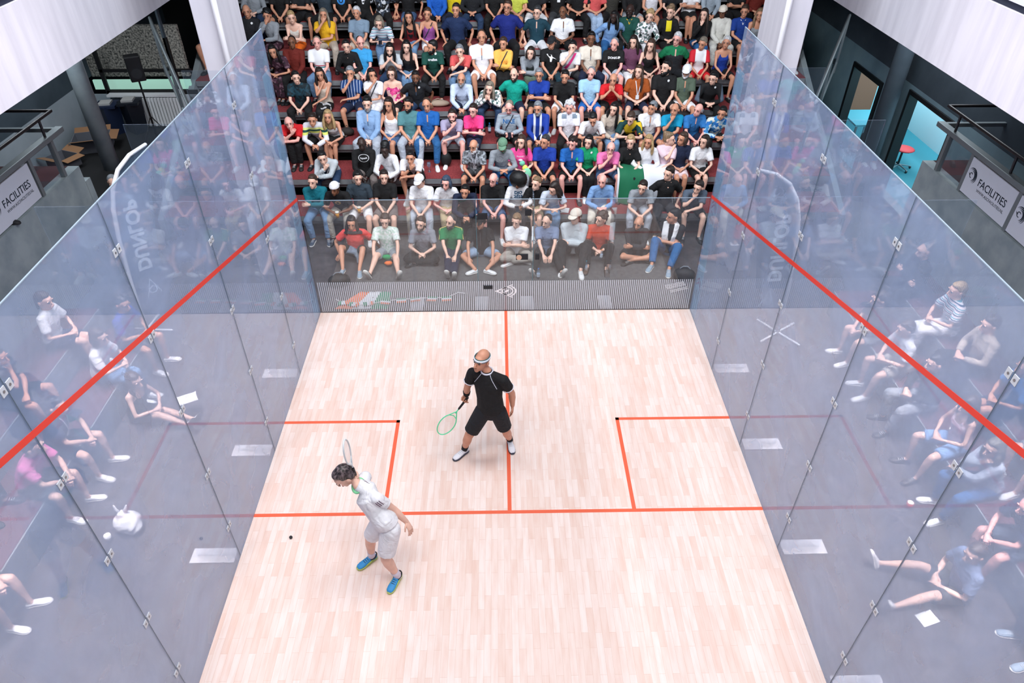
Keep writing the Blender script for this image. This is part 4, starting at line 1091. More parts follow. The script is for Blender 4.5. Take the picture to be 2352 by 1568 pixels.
feather_flag(-6.0, 9.30, -1, 'dark feather flag whose curved pole rises over the left glass wall')

# side benches
for s, side in ((-1, 'left'), (1, 'right')):
    for j, (xa, xb, z) in enumerate(((5.55, 6.30, .45), (6.25, 6.98, .85))):
        x0, x1 = sorted((s * xa, s * xb))
        b = struct('side_tier_' + side, [(x0, x1, 1.0, 8.75 if s < 0 else 9.6, 0, z)], M_TIER)
        c0, c1 = sorted((s * (xa + .02), s * xb)); boxes('carpet', [(c0, c1, 1.0, 8.75 if s < 0 else 9.6, z, z + .006)], principled('side_carpet', (92, 58, 64), .95), b)
# ------------------------------------------------------------------ small things
def bottle(x, y, z, h, r, body, cap, label, group='drink bottles'):
    o = empty('bottle', (x, y, z)); setp(o, label, 'bottle', group)
    mb = MB(); mb.sweep([(0, 0, 0), (0, 0, h * .62), (0, 0, h * .74), (0, 0, h * .86), (0, 0, h * .93)], [r, r, r * .8, r * .38, r * .36], n=14, cap0='f', cap1='f'); put('bottle_body', mb.mesh('bottle_body', body, True), o)
    mb = MB(); mb.sweep([(0, 0, h * .93), (0, 0, h)], [r * .45] * 2, n=12, cap0='f', cap1='f'); put('bottle_cap', mb.mesh('bottle_cap', cap), o)
    mb = MB(); mb.sweep([(0, 0, h * .22), (0, 0, h * .5)], [r * 1.03] * 2, n=14, cap0='f', cap1='f'); put('bottle_label', mb.mesh('bottle_label', principled('bottle_label', (200, 214, 230), .5)), o)
    return o
def clear(name, col): return glass_mat(name, col, .25, (.92, .95, .98), .05)
MC = clear('clear_plastic', (150, 190, 220)); MBL = principled('cap_blue', (40, 110, 190), .4)
bottle(1.51, 11.0, .004, .22, .032, MC, principled('cap_teal', (30, 140, 160), .4), 'small water bottle on the mat before the bald bearded man')
bottle(.61, 10.75, .004, .22, .032, MC, MBL, 'water bottle lying close behind the striped film by the door')
bottle(1.90, 12.82, .45, .20, .03, principled('bottle_dark', (40, 40, 46), .4), M_WHITEP, 'dark bottle with pale label on the front tier right of the elderly man')
bottle(-.29, 14.55, 1.25, .22, .033, MC, MBL, 'water bottle with blue cap beside the woman in hot pink')
bottle(-2.29, 16.40, 2.05, .24, .033, MC, MBL, 'blue water bottle beside woman in black top and pale jeans')
bottle(-2.19, 12.95, .45, .19, .03, MC, M_WHITEP, 'clear bottle on the front tier between two pairs of knees')
bottle(-2.38, 13.85, .85, .22, .035, principled('bottle_mustard', (190, 170, 60), .5), MBL, 'yellow labelled bottle next to man with white round print')
def wineglass(x, y, z, label):
    o = empty('wine_glass', (x, y, z)); setp(o, label, 'glass')
    mb = MB(); mb.sweep([(0, 0, .10), (0, 0, .13), (0, 0, .17), (0, 0, .21)], [.012, .036, .040, .032], n=14, cap1='f'); put('bowl', mb.mesh('bowl', MC, True), o)
    mb = MB(); mb.sweep([(0, 0, 0), (0, 0, .006), (0, 0, .01), (0, 0, .10)], [.036, .034, .006, .005], n=12, cap0='f'); put('stem', mb.mesh('stem', MC, True), o)
wineglass(-1.54, 13.5, .85, 'stemmed wine glass on the red carpet of the second tier')
def beer(root, J, label):
    c = (J['W'][0] + J['W'][1]) / 2 + V3(0, -.075, -.02)
    p = root.matrix_local @ Vector(c) if False else Vector((root.location.x + c[0], root.location.y + c[1], root.location.z + c[2]))
    o = empty('beer_cup', p); setp(o, label, 'cup', 'plastic cups of beer')
    mb = MB(); mb.sweep([(0, 0, -.05), (0, 0, .05)], [.030, .037], n=14, cap0='f', cap1='f'); put('beer', mb.mesh('beer', principled('beer', (206, 142, 44), .3), True), o)
    mb = MB(); mb.sweep([(0, 0, .05), (0, 0, .08)], [.037, .039], n=14, cap0='f', cap1='f'); put('foam', mb.mesh('foam', principled('foam', (236, 230, 220), .8), True), o)
def paper_cup(x, y, z, c, label):
    o = empty('paper_cup', (x, y, z)); setp(o, label, 'cup')
    mb = MB(); mb.sweep([(0, 0, 0), (0, 0, .10)], [.030, .042], n=18, cap0='f', cap1='f'); put('cup_body', mb.mesh('cup_body', c, True), o)
    mb = MB(); mb.sweep([(0, 0, .1), (0, 0, .104)], [(.036, .036)] * 2, n=18, cap0='f', cap1='f'); put('cup_inside', mb.mesh('cup_inside', principled('cup_inside', (240, 238, 228), .8)), o)
paper_cup(-4.85, 5.13, -.004, M_WHITEP, 'white paper cup beside the white plastic bag left of the court')
paper_cup(5.05, 5.45, -.004, principled('cup_red', (206, 84, 70), .6), 'red paper cup with white lid right of the court')
paper_cup(-1.30, 12.55, .45, M_WHITEP, 'white paper cup on the front tier beside the man in white cap')

mb = MB(); mb.ell((0, 0, .0202), (.020, .020, .020), None, 20, 12)
b = put('squash_ball', mb.mesh('squash_ball', principled('ball_rubber', (34, 34, 40), .6), True), None, (-2.66, 5.12, 0)); setp(b, 'small dark squash ball on the wooden floor near the left wall', 'ball')
# plastic bag
pb = empty('plastic_bag', (-4.66, 5.30, -.004)); setp(pb, 'knotted white plastic bag on the floor left of the glass wall', 'bag')
mb = MB(); mb.ell((0, 0, .13), (.17, .15, .13), None, 14, 10); mb.ell((.08, -.05, .10), (.10, .10, .10), None, 10, 8); mb.ell((-.03, .02, .24), (.07, .06, .06), None, 10, 8)
rr = random.Random(3); mb.v = [(x * rr.uniform(.92, 1.08), y * rr.uniform(.92, 1.08), max(0.012, z * rr.uniform(.94, 1.06))) for x, y, z in mb.v]
job('sack', mb, .014, principled('bag_white', (240, 240, 244), .35), pb, 1)
for s in (-1, 1):
    mb = MB(); mb.sweep([(-.03 + s * .02, .02, .26), (-.03 + s * .06, .03, .32), (-.03 + s * .075, .05, .38)], [(.03, .008), (.026, .008), (.012, .006)], n=8)
    put('handle', mb.mesh('handle', principled('bag_white', (240, 240, 244), .35), True), pb)
# papers
for x, y, z, rz, w, h, lb in ((4.57, 3.95, -.002, .3, .21, .15, 'loose white sheet of paper on the floor right of the court'), (-4.60, 7.35, .25, .5, .26, .2, 'white sheet of paper in front of the woman on the left floor'),
                              (.96, 12.50, .462, .1, .34, .22, 'white papers spread on the front tier behind the person in cream cap'), (1.20, 12.52, .462, -.2, .2, .2, 'small white sheet beside the spread papers on the front tier')):
    o = boxes('paper_sheet', [(-w / 2, w / 2, -h / 2, h / 2, 0, .003)], M_WHITEP, None, (x, y, z)); o.rotation_euler = (0, 0, rz); setp(o, lb, 'paper')
# floor uplighters / black bags at the back corners
def holdall(x, y, rz, label):
    o = empty('black_bag', (x, y, -.004), rz); setp(o, label, 'bag', 'black bags at the back corners')
    mb = MB(); mb.ell((0, 0, .11), (.20, .13, .11), None, 14, 10); mb.ell((0, 0, .07), (.21, .14, .07), None, 14, 8); mb.v = [(a, b_, max(.01, c)) for a, b_, c in mb.v]
    job('bag_body', mb, .016, principled('bag_black', (14, 15, 18), .7), o, 2)
    mb = MB(); mb.sweep([(-.09, 0, .21), (-.04, 0, .26), (.04, 0, .265), (.09, 0, .215)], [.010] * 4, n=6); put('carry_strap', mb.mesh('carry_strap', principled('strap_grey', (120, 130, 140), .6), True), o)
holdall(-3.02, 10.62, .2, 'rounded black bag on the floor behind the back wall at the left corner')
holdall(3.30, 10.72, -.2, 'rounded black bag on the floor behind the back wall at the right corner')

def flagcloth(name, corners, cols, label, nx=18, ny=9, wav=.012, axis=0):
    """cloth quad with three bands, gently rippled; corners = 4 points in order"""
    A, B, C_, D_ = [np.array(c, float) for c in corners]; mb = MB(); r = random.Random(len(label)); ph = r.uniform(0, 6)
    for j in range(ny + 1):
        for i in range(nx + 1):
            u, v = i / nx, j / ny; p = (A * (1 - u) + B * u) * (1 - v) + (D_ * (1 - u) + C_ * u) * v
            p = p + np.array([0, .3 * wav * math.sin(9 * u + ph), abs(wav * math.sin(13 * u + 4 * v + ph)) + .002]); mb.v.append(tuple(p))
    for j in range(ny):
        for i in range(nx):
            a = j * (nx + 1) + i; mb.f.append((a, a + 1, a + nx + 2, a + nx + 1)); u = (i + .5) / nx; mb.m.append(min(len(cols) - 1, int(u * len(cols))))
    o = put(name, mb.mesh(name, [principled('flag_%d_%d_%d' % c, c, .8) for c in cols], True)); md = o.modifiers.new('s', 'SOLIDIFY'); md.thickness = .004
    setp(o, label, 'flag'); return o
OR, WH, GR = (236, 120, 70), (226, 230, 236), (30, 140, 100)
flagcloth('flag', [(-2.98, 9.85, .0), (-2.05, 9.84, 0), (-2.05, 10.36, 0), (-2.62, 10.36, 0)], [OR, WH, GR], 'orange, white and green flag spread on the floor behind the back glass wall')
bn = empty('bunting', (0, 0, 0)); setp(bn, 'string of small orange, white and green flags lying behind the back wall', 'bunting')
P = [(-3.0, 10.12, .02), (-2.84, 9.98, .03), (-2.65, 9.93, .03), (-2.4, 9.95, .03), (-2.1, 10.05, .03), (-1.85, 10.10, .02), (-1.6, 10.13, .02), (-1.3, 10.14, .02), (-1.05, 10.14, .02), (-.85, 10.30, .02), (-.72, 10.27, .02)]
mb = MB(); mb.sweep(P, [.007] * len(P), n=5); put('string', mb.mesh('string', M_WHITEP, True), bn)
for i in range(1, 9):
    x, y, z = P[i]
    for k, c in enumerate((GR, WH, OR)):
        o = boxes('pennant_band', [(-.09 + k * .06 if i < 4 else -.085, -.03 + k * .06 if i < 4 else .085, -.055 if i < 4 else -.03 - k * .045, .055 if i < 4 else .015 - k * .045, 0, .004)], principled('flag_%d_%d_%d' % c, c, .8), bn, (x, y, z + .012))
        o.rotation_euler = (0, 0, (-.1, .1, -.25, .2, -.15, .1, .2, -.05, .1)[i])
# big flag over two women's knees on the second tier
M_FG = principled('flag_deep_green', (14, 104, 70), .8)
ff = empty('large_flag', (0, 0, 0)); setp(ff, 'green and white flag draped over the knees of two women on the second tier', 'flag')
def drape(x0, x1, mat, name, ylip=12.62):
    mb = MB(); nx = 20; prof = [(13.34, 1.10), (13.15, 1.13), (12.98, 1.12), (12.88, 1.04), (12.83, .90), (12.80, .74), (12.77, .60), (12.75, .47)]
    for y, z in prof:
        for i in range(nx + 1):
            u = i / nx; X_ = x0 + (x1 - x0) * u; h = max(0, 1.08 - z); mb.v.append((X_ + h * (.10 + .25 * (X_ - 2.8)), y + .075 * math.sin(X_ * 17) * h, z - .035 * abs(math.sin((X_ - 2.45) * 7)) * (1 if z > 1 else .3)))
    for j in range(len(prof) - 1):
        for i in range(nx): a = j * (nx + 1) + i; mb.f.append((a, a + 1, a + nx + 2, a + nx + 1)); mb.m.append(0)
    o = put(name, mb.mesh(name, mat, True), ff); md = o.modifiers.new('s', 'SOLIDIFY'); md.thickness = .006
    md2 = o.modifiers.new('b', 'SUBSURF'); md2.levels = md2.render_levels = 1
drape(2.32, 2.80, M_FG, 'green_field'); drape(2.80, 3.30, principled('flag_pale', (226, 230, 240), .8), 'white_field'); drape(2.28, 2.32, principled('flag_pale', (226, 230, 240), .8), 'flag_hem')
def softbag(x, y, z, r3, c, label, rz=0):
    o = empty('bag', (x, y, z), rz); setp(o, label, 'bag')
    mb = MB(); mb.ell((0, 0, r3[2]), r3, None, 14, 10); mb.v = [(a, b_, max(.008, q)) for a, b_, q in mb.v]; job('bag_body', mb, .016, c, o, 2)
    mb = MB(); mb.sweep([(-r3[0] * .5, 0, r3[2] * 1.8), (0, 0, r3[2] * 2.5), (r3[0] * .5, 0, r3[2] * 1.8)], [.008] * 3, n=6); put('carry_strap', mb.mesh('carry_strap', c, True), o)
softbag(-3.32, 14.45, 1.25, (.15, .10, .09), principled('bag_brown', (44, 38, 36), .8), 'dark bag on red carpet at the bare feet of the man covering his face')
softbag(1.27, 14.72, 1.25, (.15, .09, .12), principled('bag_black', (14, 15, 18), .7), 'black bag between the man in track jacket and white-haired man')
softbag(-1.40, 15.05, 1.65, (.26, .10, .07), principled('bag_beige', (170, 150, 132), .8), 'beige and black clothes bundle beside bald man in pale blue shirt')
softbag(-1.20, 13.75, .85, (.12, .09, .16), principled('bag_black', (14, 15, 18), .7), 'black rucksack standing between the feet of the man in lilac tee')
softbag(-2.75, 13.92, .85, (.10, .08, .12), principled('bag_white', (240, 240, 244), .35), 'white carrier bag hanging beside the woman with long blonde hair')
softbag(3.32, 13.50, .85, (.14, .08, .10), principled('bag_orange', (240, 120, 30), .8), 'orange cloth bundle between the two women facing each other')
softbag(-3.42, 13.45, .85, (.08, .07, .07), principled('bag_bluepink', (44, 50, 190), .7), 'small bright blue bag beside the hooded man at the left end')
# plush toy on the lap of the woman in pink
TIP2 = (-0.19, 0.13, 2.05)
# ------------------------------------------------------------------ the two players
def fillJ(d, yaw, pitch, roll=0):
    J = {k: V3(*v) for k, v in d.items()}
    J['side'] = unit((J['S1'] - J['S0']) * V3(1, 1, .4)); up = unit(J['neck'] - J['pel'])
    J['up0'] = unit(up + V3(0, 0, .5)); J['up1'] = up
    J['waist'] = J['pel'] + (J['neck'] - J['pel']) * .30; J['chest'] = J['pel'] + (J['neck'] - J['pel']) * .66; J['shl'] = (J['S0'] + J['S1']) / 2 * .6 + (J['pel'] + (J['neck'] - J['pel']) * .90) * .4
    J['R'] = headmat(yaw, pitch, roll, 1.16)
    for k in 'SEWKA': J[k] = [J[k + '0'], J[k + '1']]
    J['hip'] = [J['hip0'], J['hip1']]
    J['T'] = [unit((J['T0'] - J['A0']) * V3(1, 1, 0)), unit((J['T1'] - J['A1']) * V3(1, 1, 0))]; J['FU'] = [V3(0, 0, 1), V3(0, 0, 1)]
    return J

def racket(loc, fwd, nrm, frame_c, label, length=.685):
    """origin at the hand, z along the shaft, head in the xz plane"""
    o = empty('squash_racket', loc); setp(o, label, 'racket')
    z = unit(V3(*fwd)); y = unit(V3(*nrm) - z * z.dot(V3(*nrm))); x = np.cross(y, z)
    o.rotation_euler = Matrix([(x[0], y[0], z[0]), (x[1], y[1], z[1]), (x[2], y[2], z[2])]).to_euler()
    fm = principled('racket_' + frame_c[0], frame_c[1], .35)
    a0 = -.06; c = length - .06 - .175
    P = [(.098 * math.sin(t), 0, c - .005 + .175 * math.cos(t)) for t in [-2.45 + 4.9 * i / 30 for i in range(31)]]
    mb = MB(); mb.sweep([(0, 0, .20)] + P + [(0, 0, .20)], [(.007, .008)] + [(.0075, .009)] * 31 + [(.007, .008)], side=None, n=6)
    mb.sweep([(-.058, 0, c - .15), (0, 0, c - .175), (.058, 0, c - .15)], [.006] * 3, n=6)
    put('frame', mb.mesh('frame', fm, True), o)
    mb = MB(); mb.sweep([(0, 0, .15), (0, 0, .23)], [.0085, .007], n=8); put('shaft', mb.mesh('shaft', fm, True), o)
    mb = MB(); mb.sweep([(0, 0, a0), (0, 0, a0 + .02), (0, 0, .14), (0, 0, .16)], [(.019, .017), (.0165, .0145), (.015, .0135), (.011, .010)], side=(1, 0, 0), n=8, cap0='f', cap1='f'); put('grip', mb.mesh('grip', M_BLACKP, True), o)
    mb = MB(); R = .0007
    for i in range(-7, 8):
        xx = i * .0125; h = .168 * math.sqrt(max(0, 1 - (xx / .097) ** 2))
        mb.sweep([(xx, 0, c - h), (xx, 0, c + h)], [R, R], n=3)
    for i in range(-12, 13):
        zz = i * .0135; h = .095 * math.sqrt(max(0, 1 - (zz / .172) ** 2))
        mb.sweep([(-h, .001, c + zz), (h, .001, c + zz)], [R, R], n=3)
    st = put('strings', mb.mesh('strings', principled('strings', (222, 206, 200), .6)), o); setp(st, kind='stuff')
    return o, c

# player in black, ready at the T
J = fillJ(dict(head=(-0.078,0.028,1.638), neck=(-0.012,0.020,1.478), S0=(-0.200,0.070,1.405), S1=(0.190,-0.075,1.405), E0=(-0.274,0.079,1.150), W0=(-0.292,0.165,0.960), E1=(0.295,-0.031,1.140), W1=(0.302,0.010,0.895), pel=(0.022,-0.060,0.920), hip0=(-0.076,-0.06,0.865), hip1=(0.118,-0.08,0.865), K0=(-0.278,-0.108,0.460), K1=(0.216,-0.031,0.470), A0=(-0.348,0.013,0.090), A1=(0.271,0.171,0.090), T0=(-0.493,-0.126,0.030), T1=(0.298,0.026,0.030)), 36, -10, 4)
J['HD'] = [V3(-.28, -.42, -.85), V3(.0, -.12, -1)]; J['HN'] = [V3(.3, -.8, .25), V3(-.9, 0, 0)]; J['curl'] = [1.15, .25]
p1 = empty('person', (-.25, 6.45, 0)); setp(p1, 'squash player in black shirt and shorts with white headband, holding a mint green racket', 'person')
F1 = dict(w=1.12, h=1.04, arm=1.26, leg=1.12, hs=1.08, handin=False, sl=.56, sh=.78, crown=True)
def p1_trim(ob):
    pass
dress(p1, J, F1, 'T:black', 'S:nearblack', 'bald:black', 'tan', 'playerwhite', .009, 5, [])
up = J['up1']; sx = J['side']; fr = np.cross(sx, up)
mw = principled('trim_white', (222, 226, 240), .6)
mb = MB(); n0 = J['neck'] + up * .012; Pn = [n0 + sx * math.cos(a) * .072 + fr * math.sin(a) * .078 - up * (.004 + .012 * max(0, math.sin(a))) for a in [k * 2 * PI / 20 for k in range(21)]]
mb.sweep(Pn, [.0105] * 21, n=6); put('collar', mb.mesh('collar', mw, True), p1)
for i in (0, 1):
    s, e = J['S'][i], J['E'][i]; c = s + (e - s) * .56; d = unit(e - s); a_ = unit(np.cross(d, V3(0, 1, 0))); b_ = np.cross(d, a_)
    mb = MB(); P = [c + a_ * math.cos(t) * .073 + b_ * math.sin(t) * .073 for t in [k * 2 * PI / 18 for k in range(19)]]; mb.sweep(P, [.0055] * 19, n=6); put('sleeve_hem', mb.mesh('sleeve_hem', mw, True), p1)
    # ankle socks
    t, k = J['A'][i], J['K'][i]; d = unit(k - t); mb = MB(); mb.sweep([t - d * .03, t + d * .03, t + d * .10], [.043, .044, .049], n=12, cap1='f'); put('sock', mb.mesh('sock', principled('sock_black', (18, 19, 24), .9), True), p1)
w, e = J['W'][0], J['E'][0]; d = unit(e - w); mb = MB(); mb.sweep([w + d * .0, w + d * .085], [.043, .050], n=14, cap0='f', cap1='f'); put('wristband', mb.mesh('wristband', principled('sock_black', (18, 19, 24), .9), True), p1)
H, R = J['head'], J['R']
mb = MB()
for dz, rr_, mi in ((.046, .0145, 0), (.061, .0035, 1), (.031, .0035, 1)):
    P = []
    for k in range(25):
        a = k * 2 * PI / 24; x, y = math.cos(a), math.sin(a); q = 1.0 - .10 * ((dz - .046) / .012 if dz > .046 else 0) * .4
        P.append(H + R @ V3(x * .0755 * q, .003 + y * .1010 * q, dz + .012 * (1 if y > 0 else 0) * y - .006 * max(0, -y)))
    mb.sweep(P, [(.006, rr_)] * 25 if mi == 0 else [.005] * 25, side=R @ V3(0, 0, 1) if False else None, n=6, mi=mi)
put('headband', mb.mesh('headband', [principled('band_white', (232, 240, 250), .7), principled('band_green', (30, 90, 96), .7)], True), p1)
RAG = J
def raglan(ob):
    bv = BVHTree.FromPolygons([v.co.copy() for v in ob.data.vertices], [tuple(p.vertices) for p in ob.data.polygons])
    for s in (-1, 1):
        A = RAG['neck'] + sx * s * .055 + fr * .05 - up * .01; B = RAG['chest'] + sx * s * .155 + fr * .10 + up * .02; P = []
        for k in range(9):
            t = k / 8; q = A * (1 - t) + B * t + fr * .25; h = bv.ray_cast(Vector(q), Vector(-fr))
            if h[0] is not None: P.append(np.array(h[0]) + fr * .002)
        if len(P) > 2: mb = MB(); mb.sweep(P, [.0038] * len(P), n=5); put('piping', mb.mesh('piping', mw, True), p1)
for q in JOBS[::-1]:
    if q[0] == 'shirt' and q[4] is p1: JOBS[JOBS.index(q)] = q[:7] + (raglan,); break
mb = MB(); hair_prims(mb, 'buzz', H - R @ V3(0, -.012, .034), R, random.Random(1))
gl = np.array((-.25, 6.45, 0)) + J['W'][0] + unit(J['HD'][0]) * .085 + unit(J['HN'][0]) * .018
racket(tuple(gl), V3(-.391, -.123, -.54), V3(.25, -.75, .55), ('mint', (96, 232, 170)), 'mint green squash racket held low by the player in black')

# player in white, turning towards the left wall
J = fillJ(dict(head=(-0.275,0.210,1.368), neck=(-0.138,0.160,1.278), S0=(-0.085,0.30,1.235), S1=(0.085,0.005,1.235), E1=(0.228,0.045,1.000), W1=(0.347,0.038,0.800), E0=(-0.200,0.36,1.06), W0=(-0.160,0.26,1.27), pel=(0.141,-0.028,0.900), hip0=(0.085,0.03,0.84), hip1=(0.195,-0.100,0.84), K0=(-0.095,0.061,0.470), K1=(0.113,-0.204,0.470), A0=(-0.131,0.097,0.090), A1=(0.198,-0.169,0.090), T0=(-0.301,-0.051,0.030), T1=(0.106,-0.376,0.030)), 62, 38, 0)
J['HD'] = [V3(.15, -.25, .9), V3(.35, -.35, -.62)]; J['HN'] = [V3(-.8, -.3, 0), V3(-.55, .1, -.5)]; J['curl'] = [1.2, .28]; J['spread'] = (0, .022)
p2 = empty('person', (-1.5, 4.7, 0)); setp(p2, 'squash player all in white with green collar and blue shoes, bending towards the ball', 'person')
F2 = dict(w=1.08, h=1.06, arm=1.20, leg=1.12, hs=1.12, sl=.52, sh=.82)
dress(p2, J, F2, 'T:white', 'S:white', 'short:playerhair', 'fair', 'playerblue', .009, 9, [])
up = J['up1']; sx2 = J['side']; fr2 = np.cross(sx2, up)
mg = principled('collar_green', (132, 214, 160), .7)
mb = MB(); n0 = J['neck']; 
mb.sweep([n0 + sx2 * math.cos(a) * .078 + fr2 * math.sin(a) * .080 - up * (.006 + .02 * max(0, math.sin(a))) for a in [k * 2 * PI / 20 for k in range(21)]], [(.014, .024)] * 21, n=8); put('collar', mb.mesh('collar', mg, True), p2)
def p2_marks(ob):
    bv = BVHTree.FromPolygons([v.co.copy() for v in ob.data.vertices], [tuple(p.vertices) for p in ob.data.polygons])
    def strip(A, B, D, r, mat, name, n=8):
        P = []
        for k in range(n + 1):
            t = k / n; h = bv.ray_cast(Vector(A * (1 - t) + B * t - D * .3), Vector(D))
            if h[0] is not None: P.append(np.array(h[0]) - D * .0015)
        if len(P) > 2: mb = MB(); mb.sweep(P, [r] * len(P), n=5); put(name, mb.mesh(name, mat, True), p2)
    S, E_ = J['S'][1], J['E'][1]; d = unit(E_ - S); D = unit(V3(.15, .75, -.65)); q = unit(np.cross(d, D))
    pur = principled('stripe_plum', (92, 58, 84), .6)
    for k in (-1, 0, 1): strip(S + d * .045 + q * k * .022, S + d * .125 + q * k * .022, D, .0042, pur, 'sleeve_stripe')
    c = J['chest'] + up * .10 + sx2 * .0; D2 = unit(fr2 + V3(0, 0, -.8))
    for k in range(4): strip(c + sx2 * (-.03 + .014 * k) - up * .01 * k, c + sx2 * (-.028 + .014 * k) + up * (.03 - .02 * (k % 2)), D2, .002, pur, 'back_mark', 3)
for q in JOBS[::-1]:
    if q[0] == 'shirt' and q[4] is p2: JOBS[JOBS.index(q)] = q[:7] + (p2_marks,); break
for i in (0, 1):
    t, k = J['A'][i], J['K'][i]; d = unit(k - t); mb = MB(); mb.sweep([t - d * .03, t + d * .03, t + d * .095], [.043, .044, .048], n=12, cap1='f'); put('sock', mb.mesh('sock', principled('sock_white', (226, 214, 226), .9), True), p2)
    fd = J['T'][i]; c = J['A'][i] + V3(0, 0, -.005); mb = MB(); a_ = np.cross(fd, V3(0, 0, 1))
    mb.sweep([c + a_ * math.cos(u) * .044 + fd * (math.sin(u) * .055 - .01) + V3(0, 0, -.008 - .01 * math.sin(u)) for u in [k2 * 2 * PI / 16 for k2 in range(17)]], [.008] * 17, n=6); put('shoe_collar', mb.mesh('shoe_collar', M_BLACKP, True), p2)
gl = np.array((-1.5, 4.7, 0)) + J['W'][0] + unit(J['HD'][0]) * .085 + unit(J['HN'][0]) * .016
tip = np.array((-1.5, 4.7, 0)) + V3(*TIP2)
racket(tuple(gl), tip - gl, V3(.95, -.03, .1), ('white', (226, 234, 236)), 'white squash racket raised behind the head of the player in white')
